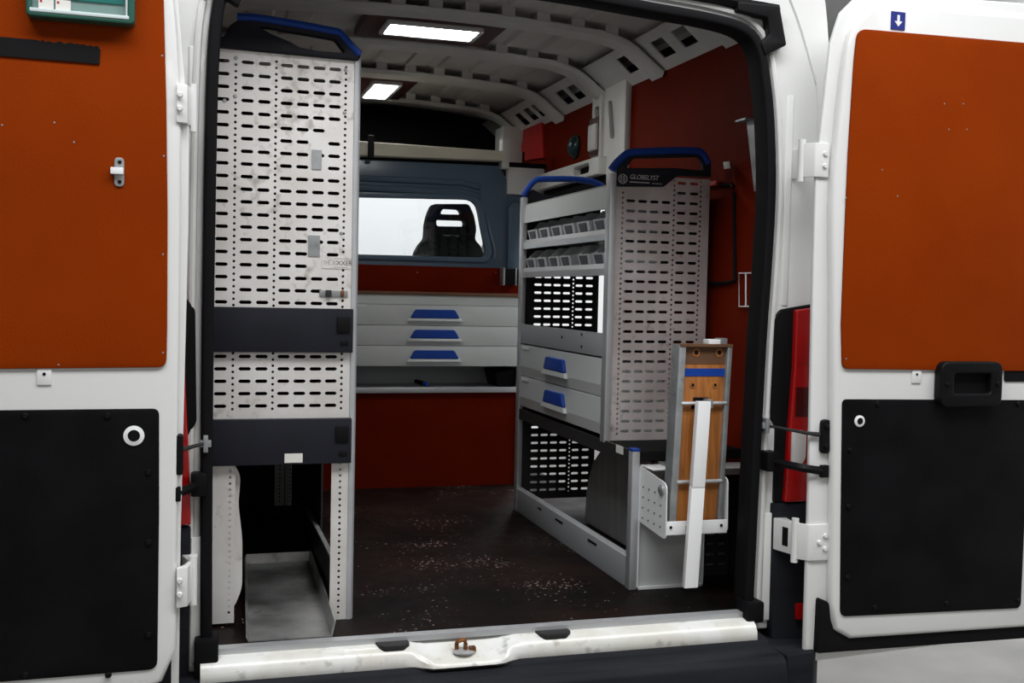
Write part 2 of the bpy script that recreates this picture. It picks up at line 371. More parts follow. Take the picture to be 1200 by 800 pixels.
# folded steps on the two rear pillars
for s in (-1, 1):
    b = BM(); prism(b, [(s*.852, -.003), (s*.868, -.005), (s*.884, .01), (s*.84, .01)], 'Z', 1.49, 2.12); obj('pillar_fold', b, WHITE, VAN, .004)
    b = BM(); prism(b, [(s*.815, -.006), (s*.855, -.016), (s*.858, .02), (s*.815, .02)], 'Z', .53, .86); obj('pillar_fold', b, WHITE, VAN, .004)
seal_poly = offset(dense, .030, .53) + [(a, b if b > .6 else .53) for a, b in dense[::-1]]
plate('door_seal', seal_poly, [], 'Y', -.03, .05, RUB, VAN, .008)
boxo('seal_foot', (-.845, -.785, -.055, .03, .50, .60), RUB, VAN, .008); boxo('seal_foot', (.742, .80, -.05, .03, .535, .60), RUB, VAN, .008)
# drip strip and corner cover over the opening
b = BM(); top_line = [(-.84, 2.40), (-.5, 2.41), (0, 2.405), (.45, 2.385), (.80, 2.365)]
tube(b, [(a, -.012, c) for a, c in smooth_path([(a, c, 0) for a, c in top_line], 4) and [(p.x, p.y) for p in smooth_path([(a, c, 0) for a, c in top_line], 4)]], .016, 6)
obj('drip_strip', b, RUB, VAN)
cc = [tuple((P(u, v, 'Y', -.02).x, P(u, v, 'Y', -.02).z)) for u, v in ((862, 3), (911, 8), (919, 54), (894, 66), (889, 52), (899, 42), (897, 22), (862, 14))]
plate('seal_corner_cover', rpoly(cc, .006, 3), [], 'Y', -.035, 0, BLK, VAN, .004)
cc2 = [(-a, b) for a, b in cc]
plate('seal_corner_cover', rpoly(cc2, .006, 3), [], 'Y', -.035, 0, BLK, VAN, .004)
# outer side skins, the right one with the open sliding-door hole
sl = rrect(1.56, 2.93, .42, 1.93, .06)
so = [(.06, .35), (5.0, .35), (5.0, .95), (4.3, 1.25), (3.55, 2.14), (3.44, 2.45), (.06, 2.45)]
cabw = rpoly([(3.05, 1.35), (3.85, 1.35), (3.35, 2.0), (3.05, 2.05)], .05)
plate('side_skin', so, [sl, cabw], 'X', .985, 1.0, WHITE, VAN)
plate('side_skin', so, [cabw], 'X', -1.0, -.985, WHITE, VAN)
roofp = [(-1.0, 2.44), (-.95, 2.53), (-.74, 2.62), (0, 2.67), (.74, 2.62), (.95, 2.53), (1.0, 2.44), (.985, 2.43), (.935, 2.515), (.73, 2.605), (0, 2.655), (-.73, 2.605), (-.935, 2.515), (-.985, 2.43)]
b = BM(); prism(b, roofp, 'Y', .05, 3.45); obj('roof_outer_skin', b, WHITE, VAN)
b = BM(); hexa(b, [(-1, 3.43, 2.12), (1, 3.43, 2.12), (1, 3.55, 2.12), (-1, 3.55, 2.12), (-1, 3.43, 2.62), (1, 3.43, 2.62), (1, 3.55, 2.16), (-1, 3.55, 2.16)]); obj('cab_roof', b, WHITE, VAN)
for s in (-1, 1):
    obj('windscreen_pillar', tube(BM(), [(s*.96, 3.45, 2.13), (s*.95, 4.35, 1.25)], .04, 8), WHITE, VAN)
b = BM(); prism(b, [(3.75, .5), (4.98, .5), (4.98, .95), (4.3, 1.24), (3.9, 1.28), (3.75, 1.2)], 'X', -.98, .98); obj('dashboard', b, BLK, VAN, .01)
# underbody and wheels
boxo('underbody', (-.95, .95, .02, 4.9, .36, .535), BLK, VAN)
for x in (-.865, .865):
    for y in (.80, 4.25):
        b = BM(); lathe(b, [(.18, -.11), (.30, -.115), (.345, -.09), (.35, 0), (.345, .09), (.30, .115), (.18, .11)], (x, y, .352), 'X', 28)
        wv = obj('wheel', b, RUB, VAN)
# ---------------------------------------------------------- cargo floor and sill
boxo('cargo_floor', (-.93, .93, .0, 2.95, .535, FZ), FLOORM, VAN)
b = BM(); prism(b, [(-.022, FZ-.012), (-.022, FZ+.004), (.012, FZ+.004), (.012, FZ+.0005), (-.016, FZ-.001), (-.016, FZ-.012)], 'X', -.79, .748); obj('sill_strip', b, ALU, VAN)
# white rear sill: lofted along X with the latch dip in the middle
b = BM(); rings = []
def dip(x):
    d = abs(x-(-.13)); return max(0, min(1, (.155-d)/.07))
xsn = [-.83, -.8]+[-.75+i*.025 for i in range(60)]+[.752, .765]
for x in xsn:
    k = dip(x); k = k*k*(3-2*k)
    prof = [(.0, .548), (-.028, .548-.016*k), (-.05, .543-.026*k), (-.062-.026*k, .536-.026*k), (-.072-.03*k, .52-.02*k), (-.074-.03*k, .495), (-.06, .47), (.0, .47)]
    rings.append([b.verts.new((x, y, z)) for y, z in prof])
for i in range(len(rings)-1):
    n = len(rings[0])
    for k in range(n): b.faces.new((rings[i][k], rings[i][(k+1) % n], rings[i+1][(k+1) % n], rings[i+1][k]))
b.faces.new(rings[0]); b.faces.new(rings[-1][::-1])
obj('rear_sill', b, SILLW, VAN)
# striker of the door latch
st = obj('latch_striker', lathe(BM(), [(.030, 0), (.030, .004), (.020, .006)], (-.133, -.058, .521), 'Z', 14), ALU, VAN)
b = BM(); tube(b, smooth_path([(-.150, -.05, .522), (-.150, -.05, .545), (-.135, -.052, .552), (-.128, -.055, .548), (-.128, -.06, .522)], 4), .006, 7); box(b, -.118, -.10, -.068, -.05, .522, .534)
obj('striker_loop', b, RUST, st)
for u0, u1, v in ((443, 478, 751), (629, 666, 738)):
    a = P(u0, v, 'Z', .549); c = P(u1, v, 'Z', .549)
    b = BM(); prism(b, rpoly([(a.x+.01, -.062), (c.x-.02, -.062), (c.x, -.045), (c.x, -.020), (a.x-.012, -.020), (a.x-.004, -.05)], .004, 2), 'Z', .538, .553); obj('rubber_buffer', b, DSTEEL, VAN, .002)
# bumper step
b = BM(); prism(b, [(.0, .505), (-.075, .495), (-.085, .482), (-.165, .477), (-.185, .462), (-.20, .40), (-.19, .28), (.0, .28)], 'X', -.90, .80); bp_ = obj('bumper', b, BUMP, VAN, .006)
for s in (-1, 1):
    x0, x1 = (.80, .955) if s > 0 else (-.955, -.90)
    b = BM(); prism(b, [(.805*s if s > 0 else -.905, -.178), (.90*s if s > 0 else -.93, -.165), (.95*s, -.11), (.96*s, .05), (.80*s if s > 0 else -.90, .05)], 'Z', .30, .478); obj('bumper_corner', b, BUMP, bp_, .01)
for s in (-1, 1):   # plastic trim above the bumper corner
    b = BM(); hexa(b, [(s*.838 if s > 0 else -.858, -.03, .47), (s*.98, -.06, .47), (s*.98, .02, .47), (s*.838 if s > 0 else -.858, .02, .47), (s*.836 if s > 0 else -.856, -.02, .89), (s*.98, -.03, .89), (s*.98, .02, .89), (s*.836 if s > 0 else -.856, .02, .89)]); t_ = obj('pillar_trim', b, BUMP, VAN, .006)
    q = P(938, 716, 'Y', -.06)
    b = BM(); box(b, s*q.x-.012, s*q.x+.03, -.062, -.045, q.z-.026, q.z+.022); lab(obj('reflector', b, REDL, t_, .004), 'small red reflector')
# tail lights
for s in (-1, 1):
    x0 = .842; pts = [(x0, .89), (.975, .89), (.975, 1.50), (.90, 1.488), (.845, 1.478), (.824, 1.45), (.818, 1.16), (.842, 1.12)]
    pts = [(s*a, c) for a, c in pts]
    if s < 0: pts = [(a if abs(a) > .9 else a-.026, c) for a, c in pts]
    tl = plate('tail_light', rpoly(pts, .008, 3), [], 'Y', -.012, .01, BLK, VAN, .003)
    rp = [(.868, .895), (.975, .895), (.975, 1.49), (.886, 1.478), (.886, 1.30), (.874, 1.06)]
    if s < 0: rp = [(a if a > .9 else a-.012, c) for a, c in rp]
    lab(plate('red_lens', rpoly([(s*a, c) for a, c in rp], .006, 3), [], 'Y', -.032, -.008, REDL, tl, .006), 'glossy red lens')
    for z in (1.0, 1.2, 1.36):
        boxo('lens_segment', (*sorted((s*.892, s*.97)), -.0345, -.03, z-.045, z+.045), REDD if z == 1.2 else REDL, tl, .004)
    cp = [(.882, 1.015), (.915, 1.005), (.93, 1.03), (.93, 1.10), (.92, 1.115), (.882, 1.115)]
    lab(plate('clear_lens', rpoly([(s*a, c) for a, c in cp], .008, 3), [], 'Y', -.042, -.02, CLEARL, tl, .006), 'clear reversing lens')

# ---------------------------------------------------------- rear doors
def bolt_mesh(r=.008, h=.006):
    return finish(lathe(BM(), [(r, 0), (r, -h*.4), (r*.7, -h)], (0, 0, 0), 'Y', 12))
BOLT = bolt_mesh(); BOLT.materials.append(BLK)
SCREW = bolt_mesh(.0026, .002); SCREW.materials.append(GALV)
def place(me, name, parent, loc):
    o = bpy.data.objects.new(name, me); COL.objects.link(o); o.parent = parent; o.matrix_parent_inverse = Matrix.Translation(-world_loc(parent)); o.location = loc
    return o
def XZ(u, v, y=YD): p = P(u, v, 'Y', y); return (p.x, p.z)
def rear_door(s):
    fl = [(.882, .44), (.880, .9), (.868, 1.64), (.868, 1.89), (.900, 2.25), (.93, 2.34), (1.0, 2.41), (1.66, 2.43), (1.70, 2.41), (1.70, .47)]
    D = plate('rear_door', [(s*a, c) for a, c in fl], [], 'Y', -.142, -.126, WHITE, VAN, .005)
    sk = [(.95, .50), (.95, 1.9), (.98, 2.28), (1.04, 2.38), (1.66, 2.40), (1.66, .50)]
    plate('outer_skin', [(s*a, c) for a, c in sk], [], 'Y', -.128, -.05, WHITE, D, .01)
    if s > 0: fr = [(.948, .62), (.938, 1.0), (.918, 1.5), (.905, 1.80), (.915, 2.0), (.932, 2.19), (.955, 2.29), (1.03, 2.372), (1.67, 2.385), (1.67, .50), (1.02, .508), (.965, .54)]
    else: fr = [(.888, .62), (.888, 1.0), (.886, 1.5), (.886, 1.80), (.89, 2.0), (.905, 2.19), (.93, 2.29), (1.03, 2.372), (1.67, 2.385), (1.67, .50), (1.0, .508), (.92, .54)]
    frp = [tuple(p)[:2] for p in smooth_path([(s*a, c, 0) for a, c in fr[:8]], 4)] + [(s*a, c) for a, c in fr[8:]]
    plate('inner_frame', frp, [], 'Y', YD, -.135, WHITE, D, .014)
    # plywood panel over the upper half
    if s > 0: pl = [XZ(986, 432), XZ(985, 380), XZ(988, 300), XZ(993, 180), XZ(1000, 70), XZ(1004, 34), (1.62, 2.30), (1.62, 1.305)]
    else: pl = [XZ(195, 430), XZ(196, 380), XZ(196.5, 250), XZ(195, 120), XZ(192, 0), (-.945, 2.30), (-1.62, 2.30), (-1.62, 1.305)]
    plate('plywood_panel', rpoly(pl, [.02, 0, 0, 0, 0, .03, .03, .03]), [], 'Y', YD-.007, YD+.01, PLY, D, .0015)
    # black lower board
    if s > 0: lo = [XZ(986.5, 467.5), XZ(985, 600), XZ(984, 722), (1.625, .565), (1.625, 1.215)]
    else: lo = [XZ(186.5, 478.5), XZ(186.5, 600), (-.932, .575), (-1.62, .57), (-1.62, 1.212)]
    plate('lower_panel', rpoly(lo, [.016, 0, .022, .02, .02]), [], 'Y', YD-.004, YD+.01, PANELB, D, .0015)
    pxb = [(1027, 473), (995, 527), (993, 593), (992, 676), (1024, 711), (1108, 706), (1192, 703), (1192, 473)] if s > 0 else [(126, 487), (174, 553), (174, 635), (174, 743), (127, 790), (30, 487), (30, 790)]
    for u, v in pxb: a = XZ(u, v); place(BOLT, 'bolt', D, (a[0], YD-.003, a[1]))
    pxs = [(1032, 199), (1105, 122), (1127, 122), (1110, 152), (1131, 152), (1050, 230), (990, 232), (990, 420), (1155, 424)] if s > 0 else [(190, 66), (191, 413), (69, 427), (87, 167), (64, 144), (192, 183), (191, 298), (3, 147)]
    for u, v in pxs: a = XZ(u, v); place(SCREW, 'screw', D, (a[0], YD-.006, a[1]))
    # drain hole with white ring, and the small tab between the panels
    a = XZ(1006, 493) if s > 0 else XZ(157, 510); r = .017 if s > 0 else .024
    lab(obj('hole_ring', lathe(BM(), [(r, 0), (r, -.004), (r*.6, -.006), (r*.55, -.0015)], (a[0], YD-.003, a[1]), 'Y', 24), WHP, D), 'white plastic ring')
    obj('hole', lathe(BM(), [(r*.62, 0), (r*.58, -.002)], (a[0], YD-.0065, a[1]), 'Y', 20), RUB, D)
    a = XZ(1073.5, 440) if s > 0 else XZ(52, 440)
    boxo('tab', (a[0]-.016, a[0]+.016, YD-.004, YD+.002, a[1]-.022, a[1]+.020), WHITE, D, .002)
    obj('tab_hole', lathe(BM(), [(.004, 0), (.0035, -.001)], (a[0], YD-.0042, a[1]+.004), 'Y', 10), RUB, D)
    # black rubber along the lower edge
    if s > 0: rb = [(.912, .47), (1.70, .462), (1.70, .51), (1.02, .51), (.975, .53), (.957, .565), (.95, .62), (.915, .635)]
    else: rb = [(-.90, .455), (-1.69, .455), (-1.69, .50), (-.97, .50), (-.935, .53), (-.925, .585), (-.9, .60)]
    plate('bottom_rubber', rpoly(rb, .01, 2), [], 'Y', -.160, -.120, RUB, D, .004)
    # hinges: pillar leaf, knuckle and door leaf
    for kind in 'ul':
        if s > 0:
            vt, vb = (168, 208) if kind == 'u' else (612, 654)
            a = P(907 if kind == 'l' else 925, vt, 'Y', -.025); a2 = P(907, vb, 'Y', -.025); k0 = P(941 if kind == 'u' else 933, vt, 'Y', -.112); k1 = P(941 if kind == 'u' else 933, vb, 'Y', -.112)
            l0 = P(972, vt, 'Y', -.148); zt, zb = k0.z, k1.z
            b = BM(); prism(b, [(k0.x, -.120), (k0.x+.02, -.146), (k0.x+.034, -.150), (l0.x, -.150), (l0.x, -.142), (k0.x+.03, -.142), (k0.x, -.108)], 'Z', zb, zt)
            bl = [(l0.x-.014, zb+(zt-zb)*.68), (l0.x-.014, zb+(zt-zb)*.32), (l0.x-.034, zb+(zt-zb)*.5)][:3 if kind == 'l' else 2]
        else:
            vt, vb = (106, 150) if kind == 'u' else (655, 700)
            k0 = P(226, vt, 'Y', -.09); k1 = P(226, vb, 'Y', -.09); zt, zb = k0.z, k1.z; l0 = P(207, vt, 'Y', -.175)
            b = BM(); prism(b, [(k0.x, -.10), (k0.x-.012, -.168), (l0.x, -.178), (l0.x, -.165), (k0.x-.022, -.14), (k0.x-.008, -.09)], 'Z', zb, zt)
            bl = [(l0.x+.008, zb+(zt-zb)*.7), (l0.x+.008, zb+(zt-zb)*.35)]
        H = obj('hinge', b, WHITE, D, .003)
        b = BM(); tube(b, [(k0.x, -.108, zb-.012), (k0.x, -.108, zt+.012)], .011, 12); obj('hinge_knuckle', b, WHITE, D)
        xp = s*.838 if kind == 'l' else s*.872
        b = BM(); prism(b, [(xp, -.03), (k0.x, -.115), (k0.x+s*.006, -.10), (s*.885, .0), (xp, .0)], 'Z', zb+.008, zt-.004); obj('hinge_leaf', b, WHITE, D, .003)
        if kind == 'l' and s > 0:
            A_, B2_ = Vector((xp, -.03)), Vector((k0.x, -.115)); zm = (zt+zb)/2+.003
            b = BM()
            lo_s = [b.verts.new((A_.lerp(B2_, t).x-.0012, A_.lerp(B2_, t).y, z)) for t, z in rpoly([(.36, zm-.028), (.62, zm-.028), (.62, zm+.028), (.36, zm+.028)], [.0]*4)]
            hi_s = [b.verts.new((v.co.x+.004, v.co.y, v.co.z)) for v in lo_s]
            b.faces.new(lo_s); b.faces.new(hi_s[::-1])
            for q_ in range(4): b.faces.new((lo_s[q_], lo_s[(q_+1) % 4], hi_s[(q_+1) % 4], hi_s[q_]))
            obj('hinge_slot', b, RUB, D)
        for bx_, bz_ in bl: place(BOLTW, 'hinge_bolt', D, (bx_, -.150 if s > 0 else -.180, bz_))
    return D
BOLTW = bolt_mesh(.0075, .006); BOLTW.materials.append(WHITE)
DR = rear_door(1); lab(DR, 'right rear door with red plywood, black lower board and latch housing')
DL = rear_door(-1); lab(DL, 'left rear door carrying the green first-aid box')
# door check straps between pillar and door
for s, D in ((1, DR), (-1, DL)):
    if s > 0:
        A, B_ = P(896, 498, 'Y', -.02), P(960, 509, 'Y', -.15); pl_ = XZ(966, 511, -.145)
        C_, E_ = P(903, 540, 'Y', -.03), P(966, 552, 'Y', -.15)
    else:
        A, B_ = P(241, 519, 'Y', -.02), P(212, 527, 'Y', -.16); pl_ = XZ(207, 530, -.12)
        C_, E_ = P(234, 567, 'Y', -.03), P(206, 579, 'Y', -.16)
    b = BM(); box(b, A.x-.014, A.x+.014, -.035, .0, A.z-.009, A.z+.009); box(b, A.x-.006, A.x+.006, -.04, -.0, A.z-.022, A.z+.022); obj('strap_bracket', b, GALV, D, .002)
    M1 = P(944, 507, 'Y', -.152) if s > 0 else A*.5+B_*.5
    obj('check_rod', tube(BM(), [A, M1, B_], [.004, .005, .007], 8), DSTEEL, D)
    if s > 0:
        plate('strap_plate', rrect(pl_[0]-.016, pl_[0]+.016, pl_[1]-.050, pl_[1]+.050, .016), [], 'Y', -.156, -.140, BLK, D, .004)
        for dz in (-.028, .03): place(BOLT, 'bolt', D, (pl_[0], -.155, pl_[1]+dz))
    else:
        plate('strap_plate', rrect(pl_[0]-.004, pl_[0]+.016, pl_[1]-.05, pl_[1]+.05, .008), [], 'Y', -.165, -.11, BLK, D, .004)
    b = BM(); box(b, C_.x-.022, C_.x+.018, -.05, .0, C_.z-.03, C_.z+.03); obj('check_housing', b, BLK, D, .006)
    b = BM(); mid = P(940, 548, 'Y', -.150) if s > 0 else (C_+E_)*.5; tube(b, smooth_path([C_, mid, E_], 4), .012, 4, flat=(.5, 1)); obj('check_strap', b, BLK, D)
    b = BM(); box(b, E_.x-.012, E_.x+.012, E_.y-.006, E_.y+.012, E_.z-.018, E_.z+.018); obj('strap_anchor', b, BLK, D, .003)
# latch housing on the right door
a0, a1 = XZ(1093, 475), XZ(1167, 423)
hp = rrect(a0[0], a1[0], a0[1]-.002, a1[1], .03)
lh = plate('latch_housing', hp, [rrect(a0[0]+.048, a1[0]-.042, a0[1]+.038, a1[1]-.036, .01)], 'Y', YD-.035, YD, BLK, DR, .006)
boxo('latch_pocket', (a0[0]+.03, a1[0]-.03, YD-.012, YD-.003, a0[1]+.03, a1[1]-.03), RUB, DR)
for x in (a0[0]+.022, a1[0]-.018): place(BOLT, 'bolt', DR, (x, YD-.034, (a0[1]+a1[1])/2))
a = XZ(1176, 447); plate('grip_recess', rrect(a[0], 1.64, a[1], a[1]+.036, .01), [], 'Y', YD-.003, YD+.01, RUB, DR)
a0, a1 = XZ(1043.5, 34), XZ(1060.5, 15)
stk = boxo('arrow_sticker', (a0[0], a1[0], YD-.003, YD+.006, a0[1], a1[1]), BLUES, DR); lab(stk, 'square blue sticker with a white down arrow')
cx, cz = (a0[0]+a1[0])/2, (a0[1]+a1[1])/2
plate('arrow', [(cx-.004, cz+.016), (cx+.004, cz+.016), (cx+.004, cz-.002), (cx+.013, cz-.002), (cx, cz-.017), (cx-.013, cz-.002), (cx-.004, cz-.002)], [], 'Y', YD-.0042, YD-.0025, WHP, DR)
# catch plate on the left door
a = XZ(140, 202)
ct = plate('catch_plate', rrect(a[0]-.011, a[0]+.011, a[1]-.034, a[1]+.034, .011), [], 'Y', YD-.011, YD-.005, GALV, DL, .001)
boxo('catch_hook', (a[0]-.019, a[0]+.010, YD-.022, YD-.009, a[1]-.006, a[1]+.010), WHP, DL, .002)
for dz in (-.023, .023): place(BOLT, 'bolt', DL, (a[0]+.001, YD-.010, a[1]+dz)).scale = (.6, .6, .6)

# ---------------------------------------------------------- interior lining
# roof sheet with pressed beads
b = BM(); xs_ = [-.93, -.8, -.6, -.3, 0, .3, .6, .8, .93]; zr = lambda x: 2.592-.075*(abs(x)/.93)**2.6
for y0, y1 in ((.06, 3.43),):
    lo_ = [(x, zr(x)) for x in xs_]; prism(b, lo_+[(x, z+.004) for x, z in lo_[::-1]], 'Y', y0, y1)
RF = obj('roof_lining', b, SKIN, VAN)
ribs = [(.44, .56), (1.06, 1.19), (1.64, 1.77), (2.25, 2.40), (2.96, 3.08)]
gaps = [(.08, .42), (.58, 1.04), (1.21, 1.62), (1.79, 2.23), (2.42, 2.94)]
bead = 0
for y0, y1 in gaps:
    for x in [-.62+.155*k for k in range(9)]:
        if (y0 == 1.21 and -.32 < x < .38) or (y0 == 2.42 and -.2 < x < .3): continue
        z = zr(abs(x)+.05); b = BM(); hexa(b, [(x-.045, y0+.03, z-.010), (x+.045, y0+.03, z-.010), (x+.045, y1-.03, z-.010), (x-.045, y1-.03, z-.010), (x-.062, y0+.01, z+.012), (x+.062, y0+.01, z+.012), (x+.062, y1-.01, z+.012), (x-.062, y1-.01, z+.012)])
        obj('pressed_panel', b, SKIN, RF, .003)
def rib_z(x):
    a = abs(x)
    if a < .62: return 2.540-.022*(a/.62)**2
    if a < .79: t = (a-.62)/.17; return 2.518-.040*t**1.7
    t = (a-.79)/.13; return 2.478-.098*t
for y0, y1 in ribs:
    b = BM(); sec = []
    for k in range(-24, 25):
        x = k/24*.922; z = rib_z(x)
        sec.append([b.verts.new(p) for p in ((x, y0, z+.014), (x, y0+.016, z), (x, y1-.016, z), (x, y1, z+.014), (x, y1, z+.019), (x, y0, z+.019))])
    for i in range(len(sec)-1):
        for k in range(6): b.faces.new((sec[i][k], sec[i][(k+1) % 6], sec[i+1][(k+1) % 6], sec[i+1][k]))
    b.faces.new(sec[0]); b.faces.new(sec[-1][::-1])
    R_ = obj('roof_rib', b, DULLW, VAN)
    for x in [-.70+.14*k for k in range(11)]:      # spacers leave dark slots between the rib and the roof sheet
        z = rib_z(x)
        boxo('rib_spacer', (x-.026, x+.026, y0+.006, y1-.006, z+.012, zr(x)+.002), DULLW, R_)
# roof rails with rectangular cut-outs, sloping between wall and roof
class Slope:
    def __init__(s, sg): s.sg = sg; s.a = Vector((sg*.935, 0, 2.405)); s.d = Vector((sg*-.135, 0, .112)); s.n = s.d.cross(Vector((0, 1, 0))).normalized()
    def to3(s, y, t, o): return s.a + s.d*t + Vector((0, y, 0)) + s.n*o
    def px(s, u, v):
        d = CR*((u-600)/FPX) - CU*((v-400)/FPX) + _f
        k = (s.a-CAM).dot(s.n)/d.dot(s.n); q = CAM+d*k
        return (q.y, (q-s.a).dot(s.d)/s.d.length_squared)
def rail(sg, holes):
    S = Slope(sg); L = S.d.length
    bm = plate_mesh([(.07, 0), (3.4, 0), (3.4, L), (.07, L)], [[(y, t*L) for y, t in h] for h in holes], 'Z', 0, .006)
    for v in bm.verts: v.co = S.to3(v.co.x, v.co.y/L, (v.co.z)*(-1 if sg > 0 else 1)*0 + v.co.z)
    return link('roof_rail', finish(bm), DULLW, VAN)
S = Slope(1); hol = []
for u, v, hw in ((803, 42, .055), (778, 55, .055), (738, 74, .06), (693, 93, .03), (663, 113, .055), (676, 107, .055), (633, 128, .05), (623, 133, .05), (613, 139, .05), (838, 25, .055), (868, 12, .05)):
    y, t = S.px(u, v); t = max(.32, min(.62, t)); hol.append(rrect(y-hw, y+hw, t-.24, t+.24, .01, 2))
rl = rail(1, hol); rail(-1, hol)
for sg in (1, -1):
    boxo('rail_backing', (*sorted((sg*.945, sg*.98)), .07, 3.4, 2.41, 2.56), RUB, VAN)
# plywood side linings
prof = [(.925, .90), (.925, 2.10), (.930, 2.22), (.934, 2.33), (.930, 2.412)]
def lining(sg, y0, y1):
    b = BM(); pts = [(sg*x, z) for x, z in prof]; prism(b, pts+[(sg*(x+.012), z+.004) for x, z in prof[::-1]], 'Y', y0, y1); return b
obj('plywood_lining', lining(1, .06, 1.50), PLYSHADE, VAN); obj('plywood_lining', lining(-1, .06, 2.50), PLYSHADE, VAN)
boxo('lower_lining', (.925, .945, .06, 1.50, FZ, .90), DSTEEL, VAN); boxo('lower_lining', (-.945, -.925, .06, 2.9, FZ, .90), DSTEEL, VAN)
b = BM(); arch = [(.42, FZ), (1.30, FZ), (1.285, .70), (1.23, .82), (1.12, .90), (.98, .935), (.70, .935), (.55, .90), (.45, .80)]
prism(b, arch, 'X', .72, .925); obj('wheel_arch_cover', b, ARCHM, VAN, .02)
b = BM(); prism(b, arch, 'X', -.925, -.78); obj('wheel_arch_cover', b, DSTEEL, VAN, .02)
# pillar behind the sliding door, with its slots, and the door header beam
cp_ = [P(u, v, 'X', .90) for u, v in ((724, 98), (729, 182), (722, 205), (690, 205), (693, 182), (690, 122))]
h1 = [(P(u, v, 'X', .90).y, P(u, v, 'X', .90).z) for u, v in ((712, 118), (717, 118), (720, 162), (714, 162))]
h2 = [(P(u, v, 'X', .90).y, P(u, v, 'X', .90).z) for u, v in ((696, 126), (702, 124), (703, 146), (697, 148))]
pil = [(1.40, 2.44), (1.40, .56), (1.53, .56), (1.53, 1.93), (1.66, 2.06), (1.80, 2.12), (1.80, 2.44)]
C_P = plate('door_pillar', pil, [rpoly(h1, .02, 3), rpoly(h2, .02, 3)], 'X', .90, .93, DULLW, VAN, .004)
boxo('pillar_rib', (.885, .902, 1.645, 1.672, 2.10, 2.42), DULLW, C_P, .004)
boxo('pillar_inner', (.955, .984, 1.40, 1.54, .56, 2.0), VOID, VAN); boxo('pillar_inner', (.955, .984, 1.40, 1.82, 1.94, 2.44), VOID, VAN)  # backing painted near-black so the pillar slots read as deep shade
q = P(697, 160, 'X', .89); boxo('pillar_cap', (.872, .90, q.y-.05, q.y+.05, q.z-.065, q.z+.055), DULLW, C_P, .01)
boxo('cap_rim', (.885, .905, q.y-.07, q.y+.065, q.z-.085, q.z+.085), LEDB, C_P, .004)
hs_ = [(P(u, v, 'X', .88).y, P(u, v, 'X', .88).z) for u, v in ((692, 206), (706, 198), (706, 193), (694, 198))]
plate('header_beam', [(1.60, 2.045), (3.4, 2.045), (3.4, 2.125), (1.60, 2.125)], [rrect(1.72, 1.93, 2.065, 2.105, .018)], 'X', .86, .93, DULLW, VAN, .008)
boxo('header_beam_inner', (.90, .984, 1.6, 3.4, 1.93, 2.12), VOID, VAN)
boxo('header_lining', (.925, .94, 1.78, 3.4, 2.12, 2.415), PLYSHADE, VAN)
# front pillar beyond the sliding door
boxo('front_pillar', (.90, .985, 2.93, 2.97, .50, 2.1), DULLW, VAN, .01)
# ---------------------------------------------------------- bulkhead between load bay and cab
YB = 2.50
win = rpoly([(-.62, 1.683), (.578, 1.690), (.595, 1.72), (.535, 1.985), (-.62, 1.955)], [.05, .05, .03, .06, .05])
BH = plate('bulkhead', [(-.92, 1.20), (.80, 1.20), (.80, 2.02), (.70, 2.10), (.66, 2.165), (-.92, 2.155)], [win], 'Y', YB, YB+.03, BHG, VAN, .006)
lab(plate('window_pane', rpoly([(-.65, 1.66), (.61, 1.66), (.56, 2.01), (-.65, 1.98)], .03), [], 'Y', YB+.012, YB+.016, GLASS, BH), 'clear cab window glass')
wf = rpoly([(-.66, 1.66), (.60, 1.664), (.628, 1.71), (.56, 2.01), (-.66, 1.985)], [.05, .05, .04, .07, .05])
plate('window_surround', wf, [win], 'Y', YB-.014, YB+.004, BHG, BH, .004)
for z, r_ in ((2.068, .016), (2.02, .018)):
    b = BM(); tube(b, [(-.9, YB-.002, z-.01), (.46, YB-.002, z), (.56, YB-.002, z-.02)], r_, 8); obj('bulkhead_bead', b, BHG, BH)
b = BM(); prism(b, [(.705, 1.60), (.80, 1.60), (.80, 1.96), (.73, 1.98), (.705, 1.95)], 'Y', YB-.04, YB+.002); obj('bulkhead_column', b, BHG, BH, .008)
obj('bulkhead_bead', tube(BM(), [(.585, YB-.003, 1.93), (.645, YB-.003, 1.72), (.64, YB-.003, 1.69)], .009, 8), BHG, BH)
lab(boxo('bulkhead_board', (-.92, .80, YB-.025, YB, FZ, 1.637), PLYSHADE, VAN), 'red plywood board below the cab window')
for u in (489, 581): a = P(u, 319, 'Y', YB-.025); place(SCREW, 'screw', VAN, (a.x, YB-.026, a.z))
b = BM(); hexa(b, [(-.92, YB-.06, 2.155), (.68, YB-.06, 2.185), (.68, YB+.02, 2.185), (-.92, YB+.02, 2.155), (-.92, YB-.06, 2.245), (.68, YB-.06, 2.235), (.68, YB+.02, 2.235), (-.92, YB+.02, 2.245)]); obj('cross_beam', b, CREAM, VAN, .006)
a = P(435, 174, 'Y', YB-.07); boxo('beam_clip', (a.x-.015, a.x+.015, YB-.075, YB-.058, a.z-.045, a.z+.065), BLK, VAN, .003)
# dark overhead locker above the cab
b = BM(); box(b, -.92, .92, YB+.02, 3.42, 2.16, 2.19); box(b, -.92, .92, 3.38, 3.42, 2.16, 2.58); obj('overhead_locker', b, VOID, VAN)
b = BM(); box(b, .66, .70, YB-.05, YB+.02, 2.15, 2.30); box(b, .70, .90, YB-.02, YB+.02, 2.02, 2.16); obj('front_corner_post', b, DULLW, VAN, .006); boxo('front_bow_foot', (.80, .915, 2.93, 3.10, 2.12, 2.44), DULLW, VAN, .006)
boxo('bulkhead_side', (.80, .93, YB, YB+.03, 1.96, 2.12), BHG, VAN)
# striped things seen in the cab: sun visor
b = BM(); box(b, -.75, -.02, 3.3, 3.33, 2.04, 2.2); 
obj('sun_visor', b, SEATM, VAN, .01)

